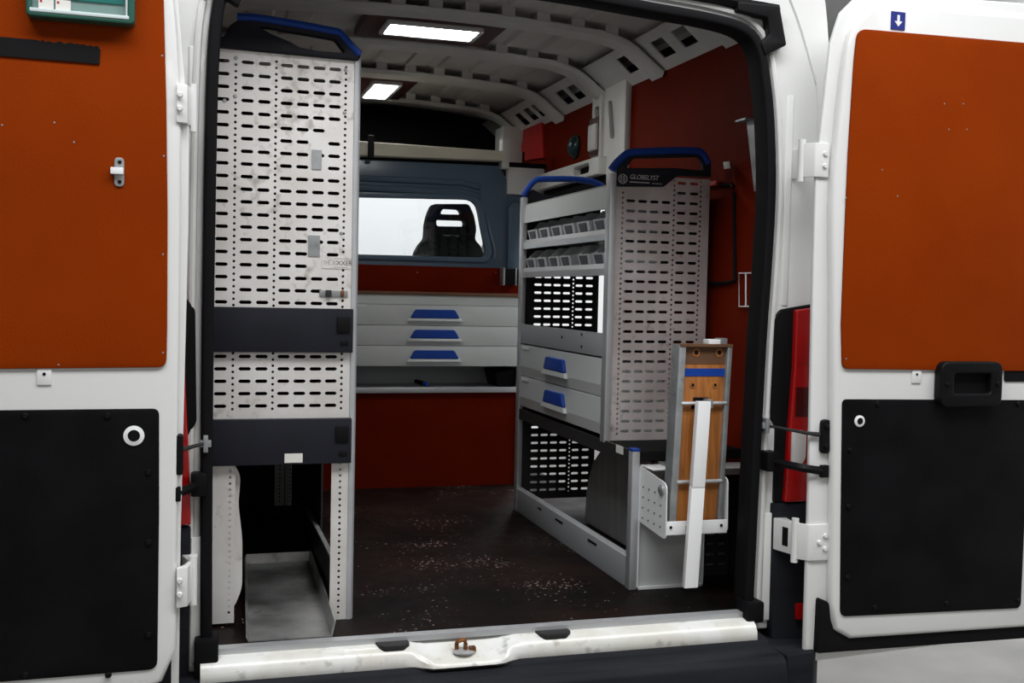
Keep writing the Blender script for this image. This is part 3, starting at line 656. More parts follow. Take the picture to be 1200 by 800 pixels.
# ------------------------------------------------------------------ cab seat behind the window
ST = thing('cab_seat', 'black cab seat with slotted headrest seen through the bulkhead window', 'seat', (.50, 3.0, FZ))
def SP(u, v): p = P(u, v, 'Y', 2.95); return (p.x, p.z)
so_ = [SP(484, 330), SP(486, 297), SP(492, 286), SP(498, 280), SP(499, 262), SP(502, 250), SP(507, 239), SP(549, 239), SP(555, 252), SP(558, 268), SP(556, 281), SP(563, 288), SP(567, 300), SP(570, 330)]
so_ = [(so_[0][0]-.02, 1.05)]+so_+[(so_[-1][0]+.02, 1.05)]
plate('backrest', rpoly(so_, .018, 3), [rpoly([SP(515, 251), SP(542, 251.5), SP(539, 245), SP(519, 244)], .02), rpoly([SP(511, 265), SP(545, 265.5), SP(545, 258), SP(511, 257)], .02)], 'Y', 2.93, 3.03, SEATM, ST, .012)
boxo('seat_cushion', (.27, .75, 2.95, 3.5, .88, 1.06), SEATM, ST, .04)
boxo('seat_base', (.30, .72, 2.98, 3.4, .535, .88), BLK, ST, .01)
b = BM(); a, c = SP(518, 276), SP(537, 276.5); box(b, a[0], c[0], 2.922, 2.932, a[1]-.004, a[1]+.004); obj('seat_badge', b, GALV, ST)
for r_ in range(4):
    for k in range(5):
        u = 507+k*11; v = 270+r_*9.5
        if v > 290 or 502 < u < 556:
            a = SP(u, v); boxo('quilted_pad', (a[0]-.019, a[0]+.019, 2.92, 2.934, a[1]-.016, a[1]+.016), SEATM, ST, .005)

# ------------------------------------------------------------------ LED ceiling lights
def led(lbl, bx, lx, zb, power):
    T = thing('ceiling_light', lbl, 'light', ((lx[0]+lx[1])/2, (lx[2]+lx[3])/2, zb), 'LED panels on the van roof')
    boxo('backing_board', (*bx, zb, zb+.034), LEDB, T, .002)
    x0, x1, y0, y1 = lx
    plate('frame', rrect(x0-.02, x1+.02, y0-.02, y1+.02, .02), [rrect(x0, x1, y0, y1, .012)], 'Z', zb-.016, zb+.001, WHP, T, .003)
    boxo('diffuser', (x0-.004, x1+.004, y0-.004, y1+.004, zb-.012, zb-.002), LED, T)
led('wide bright LED panel on a dark red board, nearer the rear doors', (-.232, .315, 1.205, 1.562), (-.135, .215, 1.252, 1.415), 2.543, 0)
led('LED panel on a dark red board, close to the cab bulkhead', (-.15, .21, 2.41, 2.95), (.005, .122, 2.475, 2.88), 2.543, 0)

# ------------------------------------------------------------------ shelving: shared pieces
PITCH_R = .0346
def loop_handle(T, pts, y, r=.011):
    """blue rail over the top of a rack end: pts in XZ"""
    b = BM(); tube(b, [(x, y, z) for x, z in [(p.x, p.y) for p in smooth_path([(a, c, 0) for a, c in pts], 5)]], r, 10, flat=(1.0, 1.0)); return lab(obj('grip_rail', b, BLUE, T), 'blue grip rail')
def blue_handle_Y(T, D, cx, cz, w_, h_, y):
    """recessed trapezoid handle on a drawer facing -Y"""
    plate('handle', rpoly([(cx-w_*.5, cz-h_*.5), (cx+w_*.5, cz-h_*.5), (cx+w_*.40, cz+h_*.5), (cx-w_*.40, cz+h_*.5)], .01, 3), [], 'Y', y-.012, y+.002, BLUE, D, .004)
    b = BM(); hexa(b, [(cx-w_*.56, y-.014, cz-h_*.82), (cx+w_*.56, y-.014, cz-h_*.82), (cx+w_*.56, y+.002, cz-h_*.86), (cx-w_*.56, y+.002, cz-h_*.86), (cx-w_*.52, y-.012, cz-h_*.52), (cx+w_*.52, y-.012, cz-h_*.52), (cx+w_*.52, y+.002, cz-h_*.5), (cx-w_*.52, y+.002, cz-h_*.5)])
    obj('handle_lip', b, GREYP, D, .001)

# ------------------------------------------------------------------ left rack (tall, seen end-on)
YL = .18
LR = thing('shelving_rack', 'tall metal rack with a light perforated end panel and two anthracite bands', 'rack', (-.66, 1.0, FZ))
def lx(u): return -.786+(u-260)*.00233
scols = [lx(q) for q in (262, 290, 309.5, 335.4, 354.6, 373.7, 392.4)]; dcols = [lx(q) for q in (276.3, 322.9, 405.3)]
def panel_holes(sc, dc, z1, z0, zs0, skip=()):
    S_, D_ = [], []
    k = 0; z = zs0
    while z > z0:
        if z < z1:
            for i, x in enumerate(sc):
                if (k, i) not in skip: S_.append((x, z, .0335, .0098))
            for x in dc:
                D_.append((x, z+.0088, .0036)); D_.append((x, z-.0085, .0036))
        z -= PITCH_R; k += 1
    return S_, D_
s_, d_ = panel_holes(scols, dcols, 2.15, 1.46, 2.126, {(8, 5), (16, 5), (15, 5), (18, 6), (5, 6), (6, 5)})
me = perf(-.85, -.424, 1.45, 2.158, s_, d_, YL); lab(link('end_panel', me, STEEL, LR), 'upper perforated steel end panel')
s_, d_ = panel_holes(scols, dcols, 1.325, 1.147, 1.318)
me = perf(-.85, -.424, 1.14, 1.335, s_, d_, YL); lab(link('end_panel', me, STEEL, LR), 'dirty perforated steel strip between the bands')
# corner profile
prism(b := BM(), rpoly([(-.424, YL-.004), (-.412, YL-.004), (-.404, YL+.006), (-.404, YL+.04), (-.424, YL+.04)], .004, 2), 'Z', FZ, 2.16); obj('corner_post', b, ALU, LR)
s_, d_ = [], [(-.447, FZ+.02+k*PITCH_R*.5, .0036) for k in range(27)]
link('perforated_post', perf(-.472, -.424, FZ, 1.02, s_, d_, YL), STEEL, LR)
d_ = [(-.752, FZ+.04+k*PITCH_R*.5, .0036) for k in range(26)]
link('perforated_post', perf(-.86, -.738, FZ+.01, 1.02, [], d_, YL), STEEL, LR)
b = BM(); prism(b, rpoly([(-.738, .60), (-.715, .66), (-.716, .80), (-.728, .90), (-.722, .98), (-.745, 1.02), (-.80, 1.02), (-.80, .60)], .02, 3), 'Y', YL+.03, YL+.05); obj('side_sheet', b, STEEL, LR)
# anthracite bands with square buttons
for z0, z1 in ((1.331, 1.455), (1.016, 1.144)):
    b = BM(); box(b, -.85, -.419, YL-.022, YL+.01, z0, z1); bd = obj('band', b, DBLUE, LR, .003)
    boxo('button', (-.465, -.428, YL-.028, YL-.02, z1-.066, z1-.022), BLK, bd, .003)
    boxo('keyhole', (-.455, -.432, YL-.024, YL-.02, z0+.02, z0+.034), BLK, bd, .002)
a = P(344, 537, 'Y', YL-.022); boxo('paper_label', (a.x-.025, a.x+.025, YL-.0235, YL-.02, a.z-.012, a.z+.014), PAPER, bd)
# handle with dark bracket
def LP(u, v): p = P(u, v, 'Y', YL); return (p.x, p.z)
hb = [LP(240, 55), LP(262, 57), LP(420, 72), LP(423, 64), LP(395, 38), LP(285, 20), LP(270, 30), LP(262, 44), LP(240, 44)]
hh = [LP(302, 31), LP(392, 47), LP(404, 63), LP(372, 60.5), LP(350, 56), LP(338, 49), LP(318, 41)]
plate('handle_bracket', rpoly(hb, .006, 3), [rpoly(hh, .008, 3)], 'Y', YL-.012, YL+.02, DBLUE, LR, .004)
loop_handle(LR, [LP(278, 21), LP(300, 22), LP(345, 29), LP(388, 37), LP(398, 40), LP(409, 52), LP(421, 65)], YL-.006, .0115)
# metal plates, latch and print on the end panel
for u0, v0, u1, v1, m_ in ((365, 176, 377, 198, GALV), (361, 276, 375, 300, GALV)):
    a, c = P(u0, v1, 'Y', YL), P(u1, v0, 'Y', YL); boxo('patch_plate', (a.x, c.x, YL-.003, YL-.0005, a.z, c.z), m_, LR)
a = P(393, 344, 'Y', YL); lt = boxo('latch_plate', (a.x-.045, a.x+.035, YL-.004, YL-.0005, a.z-.009, a.z+.009), GALV, LR, .001)
boxo('latch_bolt', (a.x-.028, a.x-.012, YL-.012, YL-.003, a.z-.010, a.z+.010), DSTEEL, LR, .002)
boxo('latch_bolt', (a.x+.015, a.x+.024, YL-.009, YL-.003, a.z-.010, a.z+.010), RUST, LR, .002)
a = P(403, 308, 'Y', YL); boxo('name_label', (a.x-.062, a.x+.018, YL-.0016, YL-.0003, a.z-.017, a.z+.017), STEEL, LR)
text('name_print', 'XXER', .017, (a.x-.020, YL-.002, a.z-.006), GREYPR, LR, .0003); text('name_print', 'THE  BO', .017, (a.x-.058, YL-.002, a.z-.006), FAINT, LR, .0003, sx=.62)
for dz in (.011, -.0135): boxo('name_rule', (a.x-.03, a.x+.012, YL-.0021, YL-.0015, a.z+dz, a.z+dz+.0013), FAINT, LR)
DISC = bolt_mesh(.0055, .002); DISC.materials.append(GALV)
for u, v in ((276.5, 68), (275.5, 113), (405, 82), (404, 132), (400, 273), (263, 118)): a = P(u, v, 'Y', YL); place(DISC, 'rivet', LR, (a.x, YL, a.z))
# body: shelves, back posts, far end
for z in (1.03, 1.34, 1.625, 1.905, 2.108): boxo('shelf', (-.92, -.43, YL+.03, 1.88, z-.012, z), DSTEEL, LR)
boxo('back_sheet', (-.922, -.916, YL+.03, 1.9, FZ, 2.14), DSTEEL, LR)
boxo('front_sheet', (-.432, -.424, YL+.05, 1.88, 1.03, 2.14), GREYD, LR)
boxo('far_end_sheet', (-.92, -.43, 1.885, 1.895, FZ, 2.14), DSTEEL, LR); boxo('lower_dark_sheet', (-.434, -.428, .75, 1.86, FZ, 1.02), DSTEEL, LR)  # lower front sheet is added, a dark filler for the dim space under the rack
for x in (-.475, -.43):
    link('perforated_post', perf(x-.03, x+.012, FZ, 1.02, [], [(x-.008, FZ+.02+k*PITCH_R*.5, .0036) for k in range(26)], 1.87), STEEL, LR)
boxo('corner_post', (-.418, -.395, 1.86, 1.90, FZ, 1.03), ALU, LR, .002)
# ------------------------------------------------------------------ things under the left rack
TR = thing('metal_tray', 'worn bare metal tray lying on the van floor under the tall rack', 'tray', (-.58, .44, FZ))
b = BM(); z0 = FZ+.001
hexa(b, [(-.706, .03, z0), (-.484, .02, z0), (-.458, .86, z0), (-.673, .86, z0), (-.706, .03, z0+.004), (-.484, .02, z0+.004), (-.458, .86, z0+.004), (-.673, .86, z0+.004)]); obj('base', b, TRAYM, TR)
b = BM(); hexa(b, [(-.488, .02, z0), (-.484, .02, z0), (-.458, .86, z0), (-.462, .86, z0), (-.478, .02, z0+.046), (-.474, .02, z0+.046), (-.452, .86, z0+.05), (-.456, .86, z0+.05)]); obj('side_wall', b, TRAYM, TR)
b = BM(); hexa(b, [(-.706, .03, z0), (-.702, .03, z0), (-.669, .86, z0), (-.673, .86, z0), (-.712, .03, z0+.012), (-.708, .03, z0+.012), (-.675, .86, z0+.03), (-.679, .86, z0+.03)]); obj('side_wall', b, TRAYM, TR)
b = BM(); hexa(b, [(-.673, .855, z0), (-.458, .855, z0), (-.458, .86, z0), (-.673, .86, z0), (-.673, .865, z0+.035), (-.458, .865, z0+.035), (-.458, .87, z0+.035), (-.673, .87, z0+.035)]); obj('back_lip', b, TRAYM, TR)
SB = thing('divider_board', 'narrow dark board with a bare edge standing on end under the tall rack', 'board', (-.45, .8, FZ))
boxo('face', (-.452, -.442, .30, 1.23, FZ, .702), DSTEEL, SB); boxo('top_edge', (-.454, -.440, .30, 1.23, .702, .710), GALV, SB)

# ------------------------------------------------------------------ right rack
XF = .513; YE = .56; YF = 1.575
RR = thing('shelving_rack', 'grey shelving rack with two drawers, parts bins and a branded perforated end panel', 'rack', (.70, .95, FZ))
def ex(u): p = P(u, 230, 'Y', YE); return p.x
sc = [ex(q) for q in (739.4, 753.3, 767, 780.7, 798.7, 813.3)]; dc = [ex(q) for q in (730, 790.3, 821.2)]
s_, d_ = panel_holes(sc, dc, 1.925, 1.02, 1.905)
ztop = 1.923
me = perf(.527, .883, 1.005, ztop, [h for h in s_ if not (h[1] > 1.868 and h[0] < ex(795))], [h for h in d_ if not (h[1] > 1.872 and h[0] < ex(785))], YE); lab(link('end_panel', me, STEEL2, RR), 'perforated steel end panel with scratches')
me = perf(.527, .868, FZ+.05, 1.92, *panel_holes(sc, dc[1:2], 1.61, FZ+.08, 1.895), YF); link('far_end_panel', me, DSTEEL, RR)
boxo('post', (.505, .527, YE-.012, YE+.03, 1.003, 1.927), ALU, RR, .003)
boxo('post', (.505, .527, YF-.012, YF+.03, FZ, 1.924), ALU, RR, .003)
boxo('post', (.503, .529, .290, .325, FZ, 1.010), ALU, RR, .003)
boxo('post_cap', (.502, .530, .289, .326, 1.010, 1.018), BLUE, RR, .002)
boxo('back_post', (.872, .885, YE+.002, YE+.03, 1.0, 1.92), GREYD, RR)
# header, shelves
b = BM(); hexa(b, [(.512, YE+.03, 1.809), (.512, YF-.01, 1.812), (.518, YF-.01, 1.812), (.518, YE+.03, 1.809), (.520, YE+.03, 1.887), (.520, YF-.01, 1.889), (.526, YF-.01, 1.889), (.526, YE+.03, 1.887)]); obj('header_panel', b, GREYP, RR)
boxo('top_shelf', (.52, .88, YE+.005, YF, 1.885, 1.893), GREYD, RR)
def shelf(z, lip):
    b = BM(); box(b, .515, .88, YE+.004, YF, z-.004, z); S_ = obj('shelf', b, GREYD, RR)
    b = BM(); hexa(b, [(.510, YE+.03, z-lip), (.510, YF-.01, z-lip), (.516, YF-.01, z-lip), (.516, YE+.03, z-lip), (.510, YE+.03, z), (.510, YF-.01, z), (.516, YF-.01, z), (.516, YE+.03, z)]); obj('shelf_lip', b, ALU, S_)
    b = BM(); hexa(b, [(.510, YE+.03, z), (.510, YF-.01, z), (.514, YF-.01, z), (.514, YE+.03, z), (.522, YE+.03, z+.018), (.522, YF-.01, z+.018), (.526, YF-.01, z+.018), (.526, YE+.03, z+.018)]); obj('shelf_stop', b, GREYD, S_)
shelf(1.722, .022); shelf(1.602, .024)
b = BM(); box(b, .508, .516, YE+.03, YF-.01, 1.296, 1.378); obj('tray_front', b, GREYD, RR, .002)
boxo('tray_bottom', (.516, .88, YE+.004, YF, 1.300, 1.308), DSTEEL, RR)
for y in (.80, .98, 1.16, 1.34): boxo('tray_divider', (.52, .87, y-.002, y+.002, 1.308, 1.345), DSTEEL, RR)
for y, z in ((1.02, 1.345), (.80, 1.365), (.80, 1.32)): boxo('rivet', (.506, .509, y-.006, y+.006, z-.005, z+.005), DSTEEL, RR)
boxo('back_sheet', (.884, .888, YE+.03, YF-.01, 1.60, 1.89), DSTEEL, RR)  # added dark sheet, hides the lit lining so the end-panel slots stay dark
# two drawers facing the aisle
for z0, z1 in ((1.158, 1.290), (1.026, 1.154)):
    b = BM(); hexa(b, [(.512, YE+.034, z0), (.512, YF-.014, z0), (.87, YF-.014, z0), (.87, YE+.034, z0), (.506, YE+.034, z0+.04), (.506, YF-.014, z0+.04), (.87, YF-.014, z0+.04), (.87, YE+.034, z0+.04)])
    hexa(b, [(.506, YE+.034, z0+.04), (.506, YF-.014, z0+.04), (.87, YF-.014, z0+.04), (.87, YE+.034, z0+.04), (.509, YE+.034, z1), (.509, YF-.014, z1), (.87, YF-.014, z1), (.87, YE+.034, z1)])
    D = obj('drawer', b, GREYP, RR)
    cy, cz = 1.08, z0+.078
    tz = lambda w_, h_: [(cy-w_*.5, cz-h_*.5), (cy+w_*.5, cz-h_*.5), (cy+w_*.40, cz+h_*.5), (cy-w_*.40, cz+h_*.5)]
    plate('handle', rpoly(tz(.25, .050), .01, 3), [], 'X', .494, .510, BLUE, D, .004)
    b = BM(); hexa(b, [(.492, cy-.14, cz-.044), (.492, cy+.14, cz-.044), (.512, cy+.14, cz-.046), (.512, cy-.14, cz-.046), (.494, cy-.13, cz-.026), (.494, cy+.13, cz-.026), (.512, cy+.13, cz-.026), (.512, cy-.13, cz-.026)]); obj('handle_lip', b, GREYP, D)
    a = (YF-.05, z1-.012); boxo('label_strip', (.5055, .5075, a[0]-.10, a[0], a[1]-.006, a[1]+.004), WHP, D)
# lower bay: deck, bottom rail, end sheet
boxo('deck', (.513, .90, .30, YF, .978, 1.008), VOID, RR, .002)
boxo('deck_edge', (.508, .516, .325, YF-.01, .965, 1.010), DSTEEL, RR)
b = BM(); hexa(b, [(.507, .325, FZ), (.507, YF-.01, FZ), (.527, YF-.01, FZ), (.527, .325, FZ), (.507, .325, .66), (.507, YF-.01, .66), (.527, YF-.01, .668), (.527, .325, .668)]); obj('bottom_rail', b, GREYD, RR, .003)
for y in (.62, .66, .98, 1.02, 1.24): boxo('rail_slot', (.5055, .508, y-.022, y+.022, .632, .640), RUB, RR)
b = BM(); box(b, .529, .765, .300, .304, FZ+.004, .95); obj('end_sheet', b, GREYP, RR)
b = BM(); box(b, .529, .765, .288, .304, FZ, FZ+.008); box(b, .529, .533, .288, .304, FZ, .95); box(b, .76, .765, .288, .304, FZ, .95); obj('end_sheet_rim', b, WHP, RR)
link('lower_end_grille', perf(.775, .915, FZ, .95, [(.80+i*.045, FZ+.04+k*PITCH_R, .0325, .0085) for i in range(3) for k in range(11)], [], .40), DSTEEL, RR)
a = P(726, 527, 'X', .507); boxo('small_label', (.5065, .508, a.y-.03, a.y+.03, a.z-.012, a.z+.014), PAPER, RR)
boxo('angle_bracket', (.535, .90, .296, .30, .925, .965), WHP, RR, .001); boxo('angle_bracket', (.535, .90, .20, .30, .962, .966), WHP, RR, .001)
# handles on top: near one with the brand plate, far one
def EP(u, v, y=YE): p = P(u, v, 'Y', y); return (p.x, p.z)
np_ = [EP(722, 203), EP(722, 218.5), EP(777, 219), EP(780, 216.5), EP(793, 206.2), EP(832, 207.5), EP(832, 192), EP(827, 182), EP(818, 179), EP(737, 181), EP(722, 197)]
nh = [EP(733, 197), EP(741, 186), EP(816, 184), EP(822, 190), EP(823, 200), EP(790, 197)]
BP = plate('brand_plate', rpoly(np_, .004, 2), [rpoly(nh, .008, 3)], 'Y', YE-.010, YE+.012, DBLUE, RR, .002)
loop_handle(RR, [EP(716, 199), EP(723, 190), EP(735, 180), EP(746, 178.5), EP(780, 177), EP(812, 177), EP(822, 180), EP(829, 192)], YE-.004, .0135)
a = EP(738, 209.2, YE-.011); text('brand_print', 'GLOBELYST', .0225, (a[0], YE-.0108, a[1]-.0005), LETTER, BP, .0004, shear=.2, sx=.90)
a = EP(738, 213, YE-.011); boxo('brand_rule', (a[0], a[0]+.073, YE-.0112, YE-.010, a[1]-.0016, a[1]+.0014), LETTER, BP)
for k in range(3): boxo('brand_rule', (a[0]+.084+k*.013, a[0]+.094+k*.013, YE-.0112, YE-.010, a[1]-.0025, a[1]-.0005), LETTER, BP)
a = EP(730, 209.5, YE-.011)
plate('globe_logo', [(a[0]+.0165*math.cos(k*math.pi/12), a[1]+.0165*math.sin(k*math.pi/12)) for k in range(24)], [[(a[0]+.0145*math.cos(k*math.pi/12), a[1]+.0145*math.sin(k*math.pi/12)) for k in range(24)]], 'Y', YE-.0112, YE-.010, LETTER, BP)
for dx in (-.006, .004): boxo('globe_meridian', (a[0]+dx-.0008, a[0]+dx+.0008, YE-.0111, YE-.010, a[1]-.014, a[1]+.014), LETTER, BP)
for dz in (-.007, .0, .007): boxo('globe_parallel', (a[0]-.013, a[0]+.013, YE-.0111, YE-.010, a[1]+dz-.0007, a[1]+dz+.0007), LETTER, BP)
FP = lambda u, v: EP(u, v, YF)
loop_handle(RR, [FP(613, 230), FP(618, 222), FP(627, 212), FP(638, 210), FP(670, 210), FP(690, 212), FP(702, 216), FP(712, 224)], YF, .0135)
b = BM(); prism(b, [FP(613, 234), FP(613, 229), FP(624, 222), FP(640, 229), FP(690, 229), FP(705, 221), FP(710, 224), FP(708, 234)], 'Y', YF-.006, YF+.012); obj('handle_bracket', b, DBLUE, RR)
# ------------------------------------------------------------------ parts bins on the two shelves
def bin_parts(whitetag):
    out = []
    w_, dpt, h_ = .134, .20, .094
    b = BM(); t = .003
    # local: front at x=0, depth +x, width along y
    hexa(b, [(.0, -w_*.44, 0), (.0, w_*.44, 0), (dpt, w_*.44, 0), (dpt, -w_*.44, 0), (.0, -w_*.44, t), (.0, w_*.44, t), (dpt, w_*.44, t), (dpt, -w_*.44, t)])
    for s in (-1, 1):
        prof_ = [(0, 0), (dpt, 0), (dpt, h_), (.040, h_), (.012, h_*.66), (-.012, h_*.60)]
        A = [b.verts.new((x, s*(w_*.44+.06*z), z)) for x, z in prof_]; B2 = [b.verts.new((x, s*(w_*.44+.06*z-t), z)) for x, z in prof_]
        b.faces.new(A); b.faces.new(B2[::-1])
        for i in range(6): b.faces.new((A[i], A[(i+1) % 6], B2[(i+1) % 6], B2[i]))
    hexa(b, [(.0, -w_*.44, 0), (.0, w_*.44, 0), (t, w_*.44, 0), (t, -w_*.44, 0), (-.014, -w_*.47, h_*.60), (-.014, w_*.47, h_*.60), (-.011, w_*.47, h_*.60), (-.011, -w_*.47, h_*.60)])
    hexa(b, [(dpt-t, -w_*.44, 0), (dpt-t, w_*.44, 0), (dpt, w_*.44, 0), (dpt, -w_*.44, 0), (dpt-t, -w_*.48, h_), (dpt-t, w_*.48, h_), (dpt, w_*.48, h_), (dpt, -w_*.48, h_)])
    out.append(('shell', finish(b), BINM))
    b = BM(); hexa(b, [(-.003, -w_*.20, .005), (-.003, w_*.26, .005), (.003, w_*.26, .005), (.003, -w_*.20, .005), (-.0155, -w_*.27, h_*.54), (-.0155, w_*.32, h_*.54), (-.011, w_*.32, h_*.54), (-.011, -w_*.27, h_*.54)]); out.append(('front_recess', finish(b), BIND))
    if whitetag:
        b = BM(); hexa(b, [(-.010, w_*.36, h_*.55), (-.010, w_*.54, h_*.55), (.02, w_*.54, h_*.55), (.02, w_*.36, h_*.55), (.03, w_*.36, h_*.98), (.03, w_*.54, h_*.98), (.036, w_*.54, h_*.98), (.036, w_*.36, h_*.98)]); out.append(('corner_tag', finish(b), WHP))
    return out
for row, (z, ys) in enumerate(((1.7225, (1.475, 1.32, 1.165, 1.02, .86, .69)), (1.6025, (1.49, 1.345, 1.19, 1.05, .845, .69)))):
    parts = bin_parts(row == 1)
    for me_, m_ in ((p[1], p[2]) for p in parts): me_.materials.append(m_)
    ordn = ['last', 'fifth', 'fourth', 'third', 'second', 'first']
    for n_, y in enumerate(ys):
        lb = (ordn[n_]+' grey parts bin counted from the branded end panel, upper bin shelf') if row == 0 else (ordn[n_]+' white-tagged parts bin counted from the branded end panel, lower bin shelf')
        T = thing('parts_bin', lb, 'bin', (.535, y, z), 'parts bins on the upper shelf' if row == 0 else 'parts bins on the lower shelf')
        for nm, me_, m_ in parts:
            o = bpy.data.objects.new(nm, me_); COL.objects.link(o); o.parent = T

# ------------------------------------------------------------------ drawer unit across the bulkhead
YU = 2.20
DU = thing('drawer_unit', 'pale grey unit of three wide drawers with blue handles below the cab window', 'drawer unit', (.25, 2.33, FZ))
boxo('worktop', (-.40, .72, YU-.006, 2.47, 1.490, 1.506), WOODT, DU, .002)
boxo('top_rail', (-.17, .70, YU, YU+.02, 1.445, 1.490), GREYP, DU)
for z0, z1 in ((1.345, 1.443), (1.248, 1.343), (1.149, 1.246)):
    D = boxo('drawer', (-.165, .695, YU-.002, 2.46, z0, z1), GREYP, DU, .0015)
    blue_handle_Y(DU, D, .268, z0+.056, .245, .042, YU-.002)
boxo('label_strip', (-.115, -.07, YU-.0035, YU-.001, 1.434, 1.439), WHP, DU)
boxo('side_panel', (.696, .705, YU, 2.46, FZ, 1.49), GREYD, DU); boxo('side_panel', (-.18, -.167, YU, 2.46, FZ, 1.49), GREYD, DU)
boxo('open_shelf', (-.167, .696, YU, 2.46, 1.032, 1.044), GREYD, DU)
boxo('shelf_back', (-.167, .696, 2.44, 2.46, 1.044, 1.146), GREYD, DU)
boxo('shelf_lip', (-.18, .70, YU-.008, YU, 1.020, 1.047), ALU, DU, .002)
lab(boxo('lower_panel', (-.40, .706, YU+.01, YU+.022, FZ, 1.020), PLYSHADE, DU), 'red plywood panel below the open shelf')
# things on the open shelf
T = thing('marker_pen', 'black marker pen with a blue end on the open shelf under the drawers', 'pen', (.22, 2.25, 1.046))
a, c = P(487, 444, 'Y', 2.30), P(501, 451, 'Y', 2.24); a.z = 1.068; c.z = 1.056
obj('barrel', tube(BM(), [a, a*.3+c*.7], .011, 8), BLK, T); obj('cap', tube(BM(), [a*.3+c*.7, c], [.011, .010], 8), BLUE, T)
T = thing('tray_box', 'black crumpled box at the end of the open shelf under the drawers', 'box', (.63, 2.33, 1.044))
b = BM(); hexa(b, [(.60, 2.23, 1.0445), (.69, 2.23, 1.0445), (.69, 2.43, 1.0445), (.60, 2.43, 1.0445), (.585, 2.22, 1.115), (.692, 2.22, 1.135), (.692, 2.435, 1.135), (.58, 2.435, 1.13)]); obj('body', b, BLK, T, .006)
# small junction box above the unit
a = P(598, 324, 'Y', 2.44)
T = thing('socket_box', 'black and grey socket box on the red board beside the drawers', 'socket box', (a.x, 2.44, a.z-.04))
boxo('housing', (a.x-.042, a.x+.045, 2.415, 2.478, a.z-.042, a.z+.040), BLK, T, .006)
boxo('rim', (a.x-.048, a.x-.036, 2.41, 2.475, a.z-.046, a.z+.044), GALV, T, .003); boxo('rim', (a.x+.018, a.x+.026, 2.41, 2.475, a.z-.046, a.z+.044), GALV, T, .002)

# ------------------------------------------------------------------ fold-out workbench beside the rear opening
WB = thing('folding_workbench', 'fold-up wooden bench board with steel rails in a white bracket', 'workbench', (.63, .12, FZ))
XB0, XB1 = .533, .735
b = BM(); prism(b, rpoly([(.30, .965), (.10, .942), (.085, .93), (.082, .775), (.10, .77), (.29, .785)], .01, 3), 'X', XB0-.003, XB0); br = obj('bracket_side', b, WHP, WB)
for r_ in range(4):
    for k in range(4):
        y = .125+k*.045; z = .90-r_*.033-.03*(y-.2)*0
        if y < .28: obj('bracket_hole', lathe(BM(), [(.0035, 0), (.0035, -.001)], (XB0-.0032, y, z), 'X', 8), DSTEEL, br)
obj('pivot_bolt', lathe(BM(), [(.016, .004), (.016, -.006), (.010, -.010)], (XB0-.004, .115, .918), 'X', 14), GALV, WB)
b = BM(); prism(b, rpoly([(.30, .965), (.10, .955), (.085, .945), (.08, .79), (.10, .785), (.29, .785)], .01, 3), 'X', XB1, XB1+.003); obj('bracket_side', b, WHP, WB)
boxo('bracket_front', (XB0, XB1, .080, .084, .785, .826), WHP, WB, .001); boxo('bracket_floor', (XB0, XB1, .082, .29, .783, .787), WHP, WB)
for x in (XB0+.012, XB1-.02): obj('bracket_bolt', lathe(BM(), [(.005, 0), (.004, -.003)], (x, .0795, .808), 'Y', 10), RUB, WB)
boxo('catch', (.595, .622, .074, .081, .778, .812), BLK, WB, .002)
# board and rails: slightly tilted
tl = lambda z: (z-.83)*.032                                       # sideways lean with height
def lean(x0, x1, y0, y1, z0, z1):
    return hexa(BM(), [(x0+tl(z0), y0, z0), (x1+tl(z0), y0, z0), (x1+tl(z0), y1, z0), (x0+tl(z0), y1, z0), (x0+tl(z1), y0, z1), (x1+tl(z1), y0, z1), (x1+tl(z1), y1, z1), (x0+tl(z1), y1, z1)])
bo = obj('board', lean(.562, .712, .100, .135, .80, 1.36), WOOD, WB, .001)
obj('rail', lean(.543, .566, .086, .14, .80, 1.366), GALV, WB, .003); obj('rail', lean(.706, .722, .086, .14, .80, 1.366), GALV, WB, .003)
obj('rail_top', lean(.545, .722, .084, .14, 1.359, 1.367), WOODT, WB)
b = lean(.566, .706, .0985, .1005, 1.268, 1.292); lab(obj('paint_stripe', b, BLUE, bo), 'blue painted stripe')
b = lean(.566, .706, .0990, .1003, 1.305, 1.358); lab(obj('dark_end', b, WOODT, bo), 'scorched dark board end')
for u, v, r_ in ((816, 413, .013), (843, 413, .013), (812, 451, .009), (838, 451, .009)):
    a = P(u, v, 'Y', .098)
    obj('countersink', lathe(BM(), [(r_, .002), (r_, -.001), (r_*.55, -.0005)], (a.x, .0985, a.z), 'Y', 16), WOOD, bo); obj('bolt_hole', lathe(BM(), [(r_*.5, .0), (r_*.5, -.0015)], (a.x, .0978, a.z), 'Y', 12), RUB, bo)
for z in (1.186, .945):
    obj('cross_rod', tube(BM(), [(.56+tl(z), .088, z), (.712+tl(z), .088, z)], .006, 8), ALU, WB)
obj('slot', lean(.605, .655, .0975, .1005, 1.192, 1.203), RUB, bo); obj('slot', lean(.60, .665, .0975, .1005, 1.168, 1.184), RUB, bo)
